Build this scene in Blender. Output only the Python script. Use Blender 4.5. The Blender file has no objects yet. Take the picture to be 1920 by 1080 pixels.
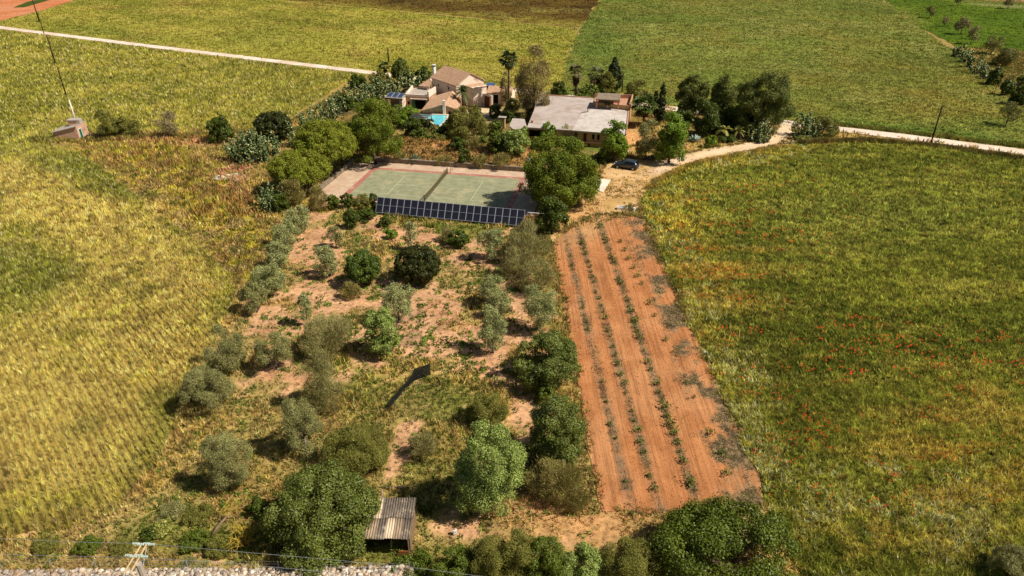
import bpy, bmesh, math, random
import numpy as np
from mathutils import Vector, Matrix, geometry

R_ = math.radians
SC = bpy.context.scene
COL = SC.collection

# ------------------------------------------------------------------ camera, sky, sun, exposure
CAM_H, FPX, YH = 38.0, 1280.0, -180.0            # height above the field, focal length in photo pixels, horizon row
TH = math.atan((540 - YH) / FPX)                 # downward pitch
cam_d = bpy.data.cameras.new('camera')
cam_d.sensor_width = 36.0
cam_d.lens = 36.0 * FPX / 1920.0
cam_d.clip_start = 0.5
cam_d.clip_end = 6000
cam = bpy.data.objects.new('camera', cam_d)
COL.objects.link(cam)
cam.location = (0, 0, CAM_H)
cam.rotation_euler = (math.pi / 2 - TH, 0, 0)
SC.camera = cam

SUN_EL, SUN_AZ = R_(50), R_(-14)                 # azimuth counter-clockwise from +X
W = bpy.data.worlds.new('World')
SC.world = W
W.use_nodes = True
nt = W.node_tree
sky = nt.nodes.new('ShaderNodeTexSky')
sky.sky_type = 'NISHITA'
sky.sun_disc = False
sky.sun_elevation = SUN_EL
sky.sun_rotation = math.pi / 2 - SUN_AZ
nt.links.new(sky.outputs[0], nt.nodes['Background'].inputs[0])
nt.nodes['Background'].inputs[1].default_value = 0.05

sun_d = bpy.data.lights.new('sun', 'SUN')
sun_d.energy = 5.0
sun_d.angle = R_(0.5)
sun_d.color = (1.0, 0.95, 0.86)
sun = bpy.data.objects.new('sun', sun_d)
COL.objects.link(sun)
sdir = Vector((math.cos(SUN_EL) * math.cos(SUN_AZ), math.cos(SUN_EL) * math.sin(SUN_AZ), math.sin(SUN_EL)))
sun.rotation_euler = sdir.to_track_quat('Z', 'Y').to_euler()
sun.location = (60, -20, 80)

SC.view_settings.view_transform = 'Standard'
SC.view_settings.look = 'None'
SC.view_settings.exposure = 0.2
SC.view_settings.gamma = 1.0
SC.cycles.max_bounces = 5
SC.cycles.diffuse_bounces = 2
SC.cycles.transmission_bounces = 3
SC.cycles.transparent_max_bounces = 6

# ------------------------------------------------------------------ survey helpers: photo pixel -> point on the land
CT, ST = math.cos(TH), math.sin(TH)


def G(px, py, z=0.0):
    u = (px - 960) / FPX
    v = (py - 540) / FPX
    t = (CAM_H - z) / (ST + v * CT)
    return Vector((u * t, (CT - v * ST) * t, z))


def depth(p):
    return p[1] * CT + (CAM_H - p[2]) * ST


def ppm(p):                                      # photo pixels per metre at a point
    return FPX / depth(p)


def proj(x, y):                                  # numpy: land point -> photo pixel (for reading the survey maps)
    d = y * CT + CAM_H * ST
    d = np.maximum(d, 1.0)
    return 960 + FPX * x / d, 540 + FPX * (CAM_H * CT - y * ST) / d


def z_at(base, py):                              # height of the point above base seen in photo row py
    v = (py - 540) / FPX
    k = (ST + v * CT) / (CT - v * ST)
    return CAM_H - base[1] * k


# ------------------------------------------------------------------ object helpers
def tag(o, label=None, cat=None, group=None, kind=None):
    if label: o['label'] = label
    if cat: o['category'] = cat
    if group: o['group'] = group
    if kind: o['kind'] = kind
    return o


def thing(name, label, cat, loc=(0, 0, 0), rz=0.0, group=None):
    o = bpy.data.objects.new(name, None)
    o.empty_display_size = 0.3
    COL.objects.link(o)
    o.location = loc
    o.rotation_euler = (0, 0, rz)
    return tag(o, label, cat, group)


def link(name, me, mat, parent=None):
    o = bpy.data.objects.new(name, me)
    COL.objects.link(o)
    if mat is not None and len(me.materials) == 0:
        me.materials.append(mat)
    if parent is not None:
        o.parent = parent
    return o


def bm_obj(name, bm, mat, parent=None, smooth=False, bevel=0.0):
    me = bpy.data.meshes.new(name)
    bmesh.ops.recalc_face_normals(bm, faces=bm.faces)
    bm.to_mesh(me)
    bm.free()
    if smooth:
        me.polygons.foreach_set('use_smooth', [True] * len(me.polygons))
    o = link(name, me, mat, parent)
    if bevel:
        m = o.modifiers.new('bevel', 'BEVEL')
        m.width = bevel
        m.segments = 2
        m.limit_method = 'ANGLE'
    return o


def np_mesh(name, V, F, C=None, smooth=False):
    """V (n,3), F (m,k) with k = 3 or 4, C (n,3) colour of the matter itself per vertex"""
    me = bpy.data.meshes.new(name)
    V = np.ascontiguousarray(V, np.float32)
    F = np.ascontiguousarray(F, np.int32)
    m, k = F.shape
    me.vertices.add(len(V))
    me.vertices.foreach_set('co', V.ravel())
    me.loops.add(m * k)
    me.loops.foreach_set('vertex_index', F.ravel())
    me.polygons.add(m)
    me.polygons.foreach_set('loop_start', np.arange(0, m * k, k, dtype=np.int32))
    if smooth:
        me.polygons.foreach_set('use_smooth', np.ones(m, bool))
    if C is not None:
        a = me.attributes.new('Col', 'FLOAT_COLOR', 'POINT')
        cc = np.ones((len(V), 4), np.float32)
        cc[:, :3] = np.clip(C, 0, 1)
        a.data.foreach_set('color', cc.ravel())
    me.update(calc_edges=True)
    me.validate()
    return me


def box(bm, x0, x1, y0, y1, z0, z1, M=None):
    vs = [bm.verts.new(v) for v in ((x0, y0, z0), (x1, y0, z0), (x1, y1, z0), (x0, y1, z0),
                                    (x0, y0, z1), (x1, y0, z1), (x1, y1, z1), (x0, y1, z1))]
    for f in ((0, 3, 2, 1), (4, 5, 6, 7), (0, 1, 5, 4), (1, 2, 6, 5), (2, 3, 7, 6), (3, 0, 4, 7)):
        bm.faces.new([vs[i] for i in f])
    if M is not None:
        bmesh.ops.transform(bm, matrix=M, verts=vs)
    return vs


def prism(bm, pts, z0, z1, M=None):
    a = [bm.verts.new((p[0], p[1], z0)) for p in pts]
    b = [bm.verts.new((p[0], p[1], z1)) for p in pts]
    n = len(pts)
    bm.faces.new(a[::-1])
    bm.faces.new(b)
    for i in range(n):
        bm.faces.new((a[i], a[(i + 1) % n], b[(i + 1) % n], b[i]))
    if M is not None:
        bmesh.ops.transform(bm, matrix=M, verts=a + b)


def slab(bm, quad, thick):
    """a sheet with thickness: quad = 4 (or more) 3D points, extruded down"""
    a = [bm.verts.new(p) for p in quad]
    b = [bm.verts.new(Vector(p) - Vector((0, 0, thick))) for p in quad]
    n = len(quad)
    bm.faces.new(a)
    bm.faces.new(b[::-1])
    for i in range(n):
        bm.faces.new((a[i], b[i], b[(i + 1) % n], a[(i + 1) % n]))


def tube(bm, pts, rad, seg=6, cap=True):
    pts = [Vector(p) for p in pts]
    n = len(pts)
    if not hasattr(rad, '__len__'):
        rad = [rad] * n
    rings = []
    for i, p in enumerate(pts):
        d = (pts[min(i + 1, n - 1)] - pts[max(i - 1, 0)]).normalized()
        a = d.cross(Vector((0, 0, 1)))
        if a.length < 0.05:
            a = d.cross(Vector((1, 0, 0)))
        a.normalize()
        b = d.cross(a)
        rings.append([bm.verts.new(p + (a * math.cos(t) + b * math.sin(t)) * rad[i])
                      for t in [2 * math.pi * k / seg for k in range(seg)]])
    for i in range(n - 1):
        for k in range(seg):
            bm.faces.new((rings[i][k], rings[i][(k + 1) % seg], rings[i + 1][(k + 1) % seg], rings[i + 1][k]))
    if cap:
        bm.faces.new(rings[0][::-1])
        bm.faces.new(rings[-1])


def s2l(c):
    c = np.asarray(c, float) / 255.0
    return np.where(c <= 0.04045, c / 12.92, ((c + 0.055) / 1.055) ** 2.4)


ALB = 0.92


def K(r, g, b):                                  # albedo of matter that looks (r,g,b) in full sun
    return s2l((r, g, b)) * ALB


# ------------------------------------------------------------------ numpy noise
def _h(ix, iy, s):
    n = (ix * 374761393 + iy * 668265263 + s * 974634541) & 0xFFFFFFFF
    n = ((n ^ (n >> 13)) * 1274126177) & 0xFFFFFFFF
    n = n ^ (n >> 16)
    return (n & 0xFFFF) / 65535.0


def vnoise(x, y, s=0):
    ix = np.floor(x).astype(np.int64)
    iy = np.floor(y).astype(np.int64)
    fx = x - ix
    fy = y - iy
    fx = fx * fx * (3 - 2 * fx)
    fy = fy * fy * (3 - 2 * fy)
    return (_h(ix, iy, s) * (1 - fx) + _h(ix + 1, iy, s) * fx) * (1 - fy) + \
           (_h(ix, iy + 1, s) * (1 - fx) + _h(ix + 1, iy + 1, s) * fx) * fy


def fbm(x, y, sc, s=0, o=3):
    a, t, w = 0.0, 0.0, 1.0
    for k in range(o):
        a = a + w * vnoise(x / sc + 17.3 * k, y / sc - 9.1 * k, s + k)
        t += w
        w *= 0.55
        sc *= 0.48
    return a / t


def sstep(a, b, v):
    t = np.clip((v - a) / (b - a), 0, 1)
    return t * t * (3 - 2 * t)


def lerp(a, b, t):
    return a + (b - a) * t[:, None]


def in_poly(x, y, P):
    r = np.zeros(len(x), bool)
    n = len(P)
    j = n - 1
    for i in range(n):
        xi, yi = P[i][0], P[i][1]
        xj, yj = P[j][0], P[j][1]
        c = ((yi > y) != (yj > y)) & (x < (xj - xi) * (y - yi) / (yj - yi + 1e-12) + xi)
        r ^= c
        j = i
    return r


def blob(px, py, cx, cy, rx, ry, rot=0.0):       # soft patch, 1 inside
    c, s = math.cos(R_(rot)), math.sin(R_(rot))
    dx, dy = px - cx, py - cy
    d = ((dx * c + dy * s) / rx) ** 2 + ((-dx * s + dy * c) / ry) ** 2
    return np.exp(-d * 0.9)


# ------------------------------------------------------------------ materials
def _base(name):
    m = bpy.data.materials.new(name)
    m.use_nodes = True
    n = m.node_tree.nodes
    return m, n, m.node_tree.links, n['Principled BSDF']


def N(nodes, t, **kw):
    nd = nodes.new(t)
    for k, v in kw.items():
        setattr(nd, k, v)
    return nd


def noise_val(n, l, scale, detail=4, rough=0.6, stretch=None, rot=0.0):
    tc = n.new('ShaderNodeTexCoord')
    mp = n.new('ShaderNodeMapping')
    mp.inputs['Scale'].default_value = stretch or (1, 1, 1)
    mp.inputs['Rotation'].default_value = (0, 0, rot)
    l.new(tc.outputs['Object'], mp.inputs[0])
    nz = n.new('ShaderNodeTexNoise')
    nz.inputs['Scale'].default_value = scale
    nz.inputs['Detail'].default_value = detail
    nz.inputs['Roughness'].default_value = rough
    l.new(mp.outputs[0], nz.inputs['Vector'])
    return nz.outputs['Fac']


def ramp(n, l, fac, stops):
    r = n.new('ShaderNodeValToRGB')
    e = r.color_ramp.elements
    while len(e) < len(stops):
        e.new(0.5)
    for i, (p, c) in enumerate(stops):
        e[i].position = p
        e[i].color = (*c, 1) if len(c) == 3 else c
    l.new(fac, r.inputs[0])
    return r.outputs[0]


def mul(n, l, a, b, fac=1.0):
    m = n.new('ShaderNodeMix')
    m.data_type = 'RGBA'
    m.blend_type = 'MULTIPLY'
    m.inputs['Factor'].default_value = fac
    l.new(a, m.inputs['A'])
    l.new(b, m.inputs['B'])
    return m.outputs['Result']


def bump(n, l, b, fac, strength, dist):
    bp = n.new('ShaderNodeBump')
    bp.inputs['Strength'].default_value = strength
    bp.inputs['Distance'].default_value = dist
    l.new(fac, bp.inputs['Height'])
    l.new(bp.outputs[0], b.inputs['Normal'])


def mat_ground(name, s1=3.0, lo=0.6, hi=1.35, s2=0.35, stretch=None, rot=0.0, bd=0.08, bs=0.8):
    m, n, l, b = _base(name)
    at = N(n, 'ShaderNodeAttribute', attribute_name='Col')
    f1 = noise_val(n, l, s1, 6, 0.7, stretch, rot)
    f2 = noise_val(n, l, s2, 4, 0.6)
    c1 = ramp(n, l, f1, [(0.3, (lo, lo, lo)), (0.5, (1, 1, 1)), (0.72, (hi, hi, hi * 0.97))])
    c2 = ramp(n, l, f2, [(0.3, (0.86, 0.84, 0.82)), (0.7, (1.12, 1.12, 1.1))])
    l.new(mul(n, l, mul(n, l, at.outputs['Color'], c1), c2), b.inputs['Base Color'])
    b.inputs['Roughness'].default_value = 1.0
    b.inputs['Specular IOR Level'].default_value = 0.05
    bump(n, l, b, f1, bs, bd)
    return m


def mat_leaf(name, transl=0.25, rough=0.55, spec=0.25):
    m, n, l, b = _base(name)
    at = N(n, 'ShaderNodeAttribute', attribute_name='Col')
    l.new(at.outputs['Color'], b.inputs['Base Color'])
    b.inputs['Roughness'].default_value = rough
    b.inputs['Specular IOR Level'].default_value = spec
    if transl > 0:
        tr = n.new('ShaderNodeBsdfTranslucent')
        l.new(at.outputs['Color'], tr.inputs[0])
        mx = n.new('ShaderNodeMixShader')
        mx.inputs[0].default_value = transl
        l.new(b.outputs[0], mx.inputs[1])
        l.new(tr.outputs[0], mx.inputs[2])
        l.new(mx.outputs[0], n['Material Output'].inputs[0])
    return m


def mat_noise(name, c1, c2, scale=4.0, rough=0.85, spec=0.2, bs=0.3, bd=0.02, c3=None, scale2=None, metal=0.0,
              stretch=None):
    m, n, l, b = _base(name)
    f = noise_val(n, l, scale, 6, 0.65, stretch)
    c = ramp(n, l, f, [(0.32, tuple(c1)), (0.68, tuple(c2))])
    if c3 is not None:
        f2 = noise_val(n, l, scale2 or scale * 0.23, 5, 0.7)
        mx = n.new('ShaderNodeMix')
        mx.data_type = 'RGBA'
        fr = ramp(n, l, f2, [(0.52, (0, 0, 0)), (0.66, (1, 1, 1))])
        l.new(fr, mx.inputs['Factor'])
        l.new(c, mx.inputs['A'])
        mx.inputs['B'].default_value = (*c3, 1)
        c = mx.outputs['Result']
    l.new(c, b.inputs['Base Color'])
    b.inputs['Roughness'].default_value = rough
    b.inputs['Specular IOR Level'].default_value = spec
    b.inputs['Metallic'].default_value = metal
    if bs:
        bump(n, l, b, f, bs, bd)
    return m


def mat_plain(name, c, rough=0.5, spec=0.4, metal=0.0):
    return mat_noise(name, [v * 0.88 for v in c], [min(1, v * 1.1) for v in c], 9.0, rough, spec, 0.0, metal=metal)

# ================================================================== GROUND
RNG = np.random.default_rng(11)


def wpoly(P, step=1.5, jit=0.25, seed=0):
    """survey polygon in photo pixels -> jittered outline on the land"""
    Wp = [G(a, b) for a, b in P]
    out = []
    r = random.Random(seed)
    n = len(Wp)
    for i in range(n):
        a, b = Wp[i], Wp[(i + 1) % n]
        L = (b - a).length
        dist = max(20.0, depth((a + b) / 2))
        st = max(step, dist / 60.0)
        k = max(1, int(L / st))
        d = (b - a) / max(L, 1e-6)
        nn = Vector((-d.y, d.x, 0))
        for j in range(k):
            p = a + (b - a) * (j / k)
            if j:
                q = p + nn * r.gauss(0, jit)
            else:
                q = p
            out.append((q.x, q.y))
    return out


def sheet(name, outline, z, paint, mat, step=2.0, ymax=420):
    """a flat region of the land with the colour of its soil and plants painted per point"""
    xs = np.array([p[0] for p in outline]); ys = np.array([p[1] for p in outline])
    gx, gy = [], []
    y = ys.min()
    while y < min(ys.max(), ymax):
        st = step * max(1.0, (y * CT + 18) / 70.0)
        r = np.arange(xs.min(), xs.max(), st)
        gx.append(r + RNG.uniform(-.3, .3, len(r)) * st)
        gy.append(np.full(len(r), y) + RNG.uniform(-.3, .3, len(r)) * st)
        y += st
    gx = np.concatenate(gx); gy = np.concatenate(gy)
    ppx, ppy = proj(gx, gy)
    k = in_poly(gx, gy, outline) & (np.abs(ppx - 960) < 1150)
    pts = [Vector(p) for p in outline] + [Vector(p) for p in zip(gx[k], gy[k])]
    vs, es, fs, _, _, _ = geometry.delaunay_2d_cdt(pts, [], [list(range(len(outline)))], 1, 1e-4)
    V = np.array([(v.x, v.y, z) for v in vs])
    F = np.array([f for f in fs if len(f) == 3])
    a, b, c = V[F[:, 0]], V[F[:, 1]], V[F[:, 2]]
    flip = ((b[:, 0] - a[:, 0]) * (c[:, 1] - a[:, 1]) - (b[:, 1] - a[:, 1]) * (c[:, 0] - a[:, 0])) < 0
    F[flip] = F[flip][:, ::-1]
    px, py = proj(V[:, 0], V[:, 1])
    me = np_mesh(name, V, F, paint(px, py, V[:, 0], V[:, 1]))
    o = link(name, me, mat)
    o['kind'] = 'structure'
    return o


# --- survey outlines (photo pixels)
P_WHEAT = [(-500, 28), (0, 57), (240, 86), (690, 141), (655, 150), (600, 185), (545, 220), (480, 240), (380, 246),
           (265, 250), (180, 254), (100, 262), (92, 276), (150, 287), (215, 332), (270, 384), (340, 432), (400, 487),
           (436, 532), (432, 582), (402, 640), (352, 710), (326, 770), (310, 830), (272, 890), (215, 960), (150, 988),
           (0, 1012), (-150, 1025), (-520, 700), (-760, 300)]
P_FAR = [(-420, 5), (0, 40), (85, 19), (140, 1), (200, -25), (400, -30), (535, 1), (800, 26), (1000, 46), (1083, 53),
         (1062, 110), (1055, 150), (1045, 182), (690, 132), (240, 78), (0, 48)]
P_ORANGE = [(-420, 3), (0, 39), (85, 18), (140, 0), (220, -30), (100, -45), (-300, -40)]
P_BROWN = [(535, 0), (400, -32), (420, -40), (1150, -42), (1125, 0), (1105, 30), (1086, 51), (1000, 44), (800, 24)]
P_FARRIGHT = [(1126, 0), (1160, -44), (1600, -46), (1656, 0), (1720, 50), (1788, 93), (1830, 135), (1868, 165),
              (1905, 192), (1960, 226), (2300, 310), (1920, 278), (1700, 250), (1575, 236), (1490, 226), (1250, 197),
              (1047, 180), (1064, 110), (1090, 50)]
P_LUSH = [(1658, 0), (1604, -46), (2250, -46), (2250, 78), (1920, 96), (1860, 90), (1800, 90), (1722, 50)]
P_POPPY = [(1203, 388), (1212, 357), (1245, 333), (1290, 309), (1350, 295), (1430, 283), (1480, 273), (1560, 269),
           (1640, 265), (1750, 273), (1920, 301), (2300, 355), (2500, 1150), (1540, 1150), (1500, 1070), (1436, 950),
           (1425, 890), (1370, 770), (1310, 640), (1250, 500), (1215, 420)]
P_VINE = [(1035, 458), (1060, 428), (1110, 404), (1199, 403), (1215, 430), (1249, 510), (1309, 650), (1367, 775),
          (1421, 885), (1432, 946), (1300, 956), (1130, 960), (1110, 880), (1090, 760), (1075, 650), (1050, 540)]
P_DRIVE = [(1442, 226), (1458, 238), (1450, 252), (1425, 264), (1390, 269), (1345, 276), (1300, 284), (1270, 292),
           (1240, 299), (1215, 301), (1190, 298), (1145, 302), (1127, 322), (1118, 345), (1098, 370), (1070, 392),
           (1030, 430), (1036, 455), (1060, 428), (1110, 402), (1196, 401), (1202, 375), (1210, 352), (1243, 331),
           (1272, 318), (1312, 303), (1362, 291), (1420, 281), (1466, 268), (1488, 252), (1496, 232)]
P_ORCH = [(600, 425), (640, 398), (700, 402), (990, 430), (1035, 440), (1045, 540), (1072, 650), (1088, 760),
          (1108, 880), (1130, 965), (1100, 1020), (800, 1040), (640, 1060), (300, 1050), (210, 985), (290, 900),
          (330, 800), (360, 720), (410, 640), (450, 560), (500, 480), (545, 430)]

# --- colours of the matter
SOIL, SOIL2, TAN = K(204, 157, 116), K(186, 133, 94), K(214, 176, 118)
GOLD, DRY, GREEN = K(196, 162, 86), K(172, 136, 72), K(104, 116, 36)
RUST, OLIV, YEL = K(160, 122, 66), K(136, 130, 56), K(206, 190, 74)
DARKG = K(78, 84, 30)


def bld(C, col, w):
    return C + (np.asarray(col)[None, :] - C) * np.clip(w, 0, 1)[:, None]


def veg_maps(px, py, x, y):
    """how much of the open plot is bare soil, golden grass, green grass"""
    n1 = fbm(x, y, 7.0, 3); n2 = fbm(x, y, 2.2, 8); n3 = fbm(x, y, 0.9, 12)
    soil = np.zeros_like(px); grn = np.zeros_like(px)
    for cx, cy, rx, ry, r, s in ((590, 460, 60, 60, -50, 1.0), (620, 560, 110, 55, -10, 1.0), (520, 600, 70, 55, 0, .9),
                                 (760, 560, 120, 50, 0, 1.0), (880, 480, 130, 45, 0, .8), (900, 640, 110, 60, 0, .9),
                                 (800, 640, 80, 50, 0, .75), (540, 700, 90, 45, -10, .75), (985, 780, 40, 60, 0, .8),
                                 (800, 450, 160, 22, 5, .75), (960, 560, 60, 60, 0, .85), (720, 620, 60, 60, 0, .7),
                                 (1090, 1000, 110, 40, 0, .45), (480, 730, 60, 30, 0, .6), (630, 700, 60, 40, 0, .45),
                                 (760, 820, 22, 60, 35, .8), (860, 990, 130, 30, 0, .75), (740, 860, 14, 60, 25, .9),
                                 (680, 660, 60, 40, 0, .55), (950, 700, 50, 30, 0, .8), (690, 425, 60, 14, 0, .8),
                                 (850, 545, 60, 30, 0, .5), (1010, 690, 60, 60, 0, .6)):
        soil = np.maximum(soil, s * blob(px, py, cx, cy, rx, ry, r))
    for cx, cy, rx, ry, r, s in ((850, 760, 110, 70, 0, .75), (830, 900, 90, 70, 0, .7), (640, 680, 120, 60, 0, .5),
                                 (700, 740, 90, 60, 0, .7), (850, 428, 170, 14, 6, .9), (480, 1020, 260, 40, 0, .75),
                                 (620, 400, 90, 25, 0, .6), (800, 690, 60, 40, 0, .6), (690, 870, 60, 60, 0, .7),
                                 (740, 1040, 130, 22, 0, .8), (370, 1010, 110, 36, 0, 1.0), (800, 960, 60, 40, 0, .6)):
        grn = np.maximum(grn, s * blob(px, py, cx, cy, rx, ry, r))
    bare = np.clip(soil * 1.1 + (n1 - .5) * 0.9 + (n2 - .5) * 1.3 + (n3 - .5) * .7, 0, 1)
    grn = np.clip(grn + (n2 - .5) * 1.2, 0, 1)
    return bare, grn, n1, n2, n3


def paint_open(px, py, x, y):
    """rough open ground: orchard plot, weedy strip, verges, garden floor"""
    bare, grn, n1, n2, n3 = veg_maps(px, py, x, y)
    C = np.tile(K(164, 142, 84), (len(px), 1))
    C = bld(C, GOLD, sstep(.45, .7, n1) * .7)
    C = bld(C, RUST, sstep(.52, .68, fbm(x, y, 5, 31)) * .4)
    C = bld(C, K(118, 122, 50), grn * .85)
    C = bld(C, SOIL, sstep(.38, .75, bare))
    C = bld(C, SOIL2, sstep(.5, .75, fbm(x, y, 3.5, 44)) * sstep(.4, .7, bare) * .45)
    C = bld(C, K(150, 120, 96), sstep(.55, .7, fbm(x, y, 4.0, 71)) * blob(px, py, 740, 640, 110, 70) * .8)
    # weedy strip on the left: yellow flowers, rust, bare earth
    w = np.maximum.reduce([blob(px, py, 300, 300, 150, 45, 10), blob(px, py, 400, 370, 110, 60, 30),
                           blob(px, py, 440, 450, 60, 90, 0)])
    C = bld(C, K(150, 112, 40), w * sstep(.35, .6, n2) * .8)
    C = bld(C, YEL, w * sstep(.52, .62, fbm(x, y, 1.6, 55)) * .8)
    C = bld(C, K(196, 140, 104), np.maximum(blob(px, py, 440, 320, 50, 26, 20), blob(px, py, 490, 385, 60, 14, 35))
            * sstep(.42, .55, n2))
    C = bld(C, SOIL2, blob(px, py, 330, 262, 140, 9, 2) * .8)
    # earthy strip at the foot of the vineyard, straw along the lower right
    C = bld(C, K(198, 150, 98), np.maximum(blob(px, py, 1110, 985, 140, 35), blob(px, py, 1000, 950, 80, 40)) *
            sstep(.3, .6, n2 + .1))
    C = bld(C, K(196, 120, 66), blob(px, py, 1170, 985, 130, 26) * sstep(.42, .6, n1))
    # garden floor around the houses
    g = np.maximum.reduce([blob(px, py, 900, 240, 180, 40), blob(px, py, 1100, 230, 140, 50), blob(px, py, 720, 200, 120, 50, -20),
                           blob(px, py, 1360, 225, 120, 28)])
    C = bld(C, K(112, 96, 52), g * .9)
    C = bld(C, K(226, 200, 160), np.maximum(blob(px, py, 905, 210, 28, 14), blob(px, py, 905, 190, 16, 22)) *
            sstep(.3, .5, n2 + .15))
    C = bld(C, K(226, 170, 112), blob(px, py, 1187, 262, 18, 20))
    C = bld(C, K(96, 116, 40), blob(px, py, 1120, 276, 40, 7))
    # scrub beyond the cactus hedge, top right
    s = np.maximum(blob(px, py, 1890, 125, 90, 40, 30), blob(px, py, 1930, 190, 60, 60))
    C = bld(C, K(138, 128, 66), s * .8)
    C = bld(C, K(146, 110, 66), s * sstep(.5, .65, n2) * .6)
    C *= (0.66 + 0.62 * n3)[:, None]
    return C


def paint_wheat(px, py, x, y):
    n1 = fbm(x, y, 24, 3); n2 = fbm(x, y, 7, 8); n3 = fbm(x, y, 2.0, 9)
    C = np.tile(K(155.5, 148.3, 64.0), (len(px), 1))
    C = bld(C, K(129.8, 128.4, 50.4), sstep(.4, .62, n1) * .8)
    C = bld(C, K(181.3, 166.2, 76.6), sstep(.5, .68, n2) * .7)
    # ripe golden belt with a green pocket at the left edge
    gold = np.maximum.reduce([blob(px, py, 130, 400, 190, 70, 22), blob(px, py, 300, 520, 170, 90, 40),
                              blob(px, py, 250, 650, 200, 160, 0), blob(px, py, 90, 800, 260, 190, 0)])
    gold = np.where(py > 330, np.maximum(gold, .35), gold)
    C = bld(C, K(200.8, 174.1, 93.1), sstep(.3, .75, gold + (n2 - .5) * .8))
    grn = np.maximum(blob(px, py, 30, 520, 110, 60, 0), .8 * blob(px, py, 190, 330, 150, 40, 15))
    grn = np.maximum(grn, .7 * blob(px, py, 250, 620, 120, 30, 35))
    C = bld(C, K(122.6, 124.4, 46.6), sstep(.35, .75, grn + (n2 - .5) * 1.0) * .85)
    C = bld(C, K(140.1, 114.4, 61.1), np.maximum(blob(px, py, 130, 985, 200, 28, -4), blob(px, py, 10, 900, 22, 60)) * .8)
    C = bld(C, YEL, sstep(.64, .74, n3) * .5)
    C = bld(C, K(96.8, 104.5, 33.9), sstep(.62, .75, fbm(x, y, 4, 77)) * .5)
    return C


def paint_far(px, py, x, y):
    a_ = x * .826 - y * .563; b_ = x * .563 + y * .826
    n1 = fbm(a_, b_ * 2.2, 40, 5); n2 = fbm(a_, b_ * 4, 16, 6)
    C = np.tile(K(153.0, 145.3, 59.8), (len(px), 1))
    C = bld(C, K(125.5, 125.4, 47.0), sstep(.42, .62, n1) * .8)
    C = bld(C, K(174.4, 159.2, 76.4), sstep(.5, .66, n2) * .75)
    C = bld(C, K(144.8, 115.4, 61.7), sstep(.62, .72, fbm(x, y, 14, 15)) * .5)
    C = bld(C, K(92.8, 111.4, 37.2), np.maximum(blob(px, py, 190, 60, 120, 8, 7), .6 * blob(px, py, 480, 70, 90, 20)) * .7)
    return C


def paint_farright(px, py, x, y):
    n1 = fbm(x, y * .6, 30, 25); n2 = fbm(x, y * .6, 8, 26)
    st = fbm(x * .94 + y * .34, (y * .94 - x * .34) * 6, 16, 27)
    C = np.tile(K(116, 124, 52), (len(px), 1))
    C = bld(C, K(96, 108, 42), sstep(.42, .62, n1) * .8)
    C = bld(C, K(142, 136, 72), sstep(.52, .66, st) * .7 * sstep(1300, 1100, py * 3 + 600))
    C = bld(C, K(138, 122, 54), sstep(.5, .7, n2) * .5 + .3 * blob(px, py, 1720, 180, 180, 60))
    tl = np.abs(((x * .94 + y * .34 + fbm(x, y, 60, 28) * 6) / 9.0) % 1 - .5)
    C = bld(C, K(92, 96, 40), sstep(.07, .02, tl) * .55)
    C = bld(C, K(150, 146, 78), sstep(.05, .02, np.abs(tl - .12)) * .3)
    C = bld(C, K(88, 112, 40), blob(px, py, 1700, 242, 260, 8, 7) * .8)
    C = bld(C, K(92, 112, 44), blob(px, py, 1120, 90, 60, 60) * .7)
    return C


def paint_poppy(px, py, x, y):
    n1 = fbm(x * .7, y * 1.6, 16, 35); n2 = fbm(x * .5, y * 2.2, 5, 36); n3 = fbm(x, y, 1.6, 37)
    C = np.tile(K(124, 124, 48), (len(px), 1))
    C = bld(C, K(102, 106, 38), sstep(.42, .6, n1) * .8)
    C = bld(C, K(152, 144, 66), sstep(.5, .66, n2) * .65)
    C = bld(C, K(128, 130, 58), blob(px, py, 1650, 400, 260, 60, 0) * .6)
    # thin yellow margin along the track, reddish thin crop left, pale flowers bottom
    m = np.maximum.reduce([blob(px, py, 1260, 400, 60, 130, -18), blob(px, py, 1400, 292, 130, 12, -8),
                           blob(px, py, 1360, 760, 30, 160, -24)])
    C = bld(C, K(178, 152, 62), m * sstep(.36, .6, n3) * .85)
    C = bld(C, K(168, 130, 58), np.maximum(blob(px, py, 1330, 520, 90, 80), .8 * blob(px, py, 1800, 880, 200, 110)) *
            sstep(.45, .62, n2) * .75)
    C = bld(C, K(170, 146, 70), np.maximum(blob(px, py, 1700, 990, 190, 60), blob(px, py, 1880, 760, 120, 60)) *
            sstep(.4, .6, n3) * .75)
    C = bld(C, K(84, 88, 28), np.maximum(blob(px, py, 1500, 720, 120, 120), blob(px, py, 1480, 900, 70, 70)) * .6)
    return C


def paint_lush(px, py, x, y):
    n2 = fbm(x, y, 9, 46)
    C = np.tile(K(78, 98, 22), (len(px), 1))
    C = bld(C, K(96, 112, 28), sstep(.45, .65, n2) * .8)
    C = bld(C, K(150, 140, 70), blob(px, py, 1700, 40, 12, 30, -38) * .6)
    C = bld(C, K(200, 190, 140), np.maximum(blob(px, py, 1838, 9, 34, 1.6, 3), blob(px, py, 1905, 13, 26, 1.6, 3)))
    C = bld(C, K(170, 130, 90), blob(px, py, 1890, -2, 90, 5, 2))
    return C


def paint_brown(px, py, x, y):
    n2 = fbm(x, y, 6, 56); n1 = fbm(x, y, 25, 57)
    C = np.tile(K(95, 72, 32), (len(px), 1))
    C = bld(C, K(123, 100, 41), sstep(.5, .62, n2) * .9)
    C = bld(C, K(147, 135, 66), sstep(.6, .7, n2) * .8)
    C = bld(C, K(69, 52, 28), sstep(.5, .65, n1) * .6)
    C = bld(C, K(156, 144, 58), np.maximum(blob(px, py, 800, 22, 300, 3, 5), blob(px, py, 1060, 42, 60, 6, 5)) * .8)
    return C


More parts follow.
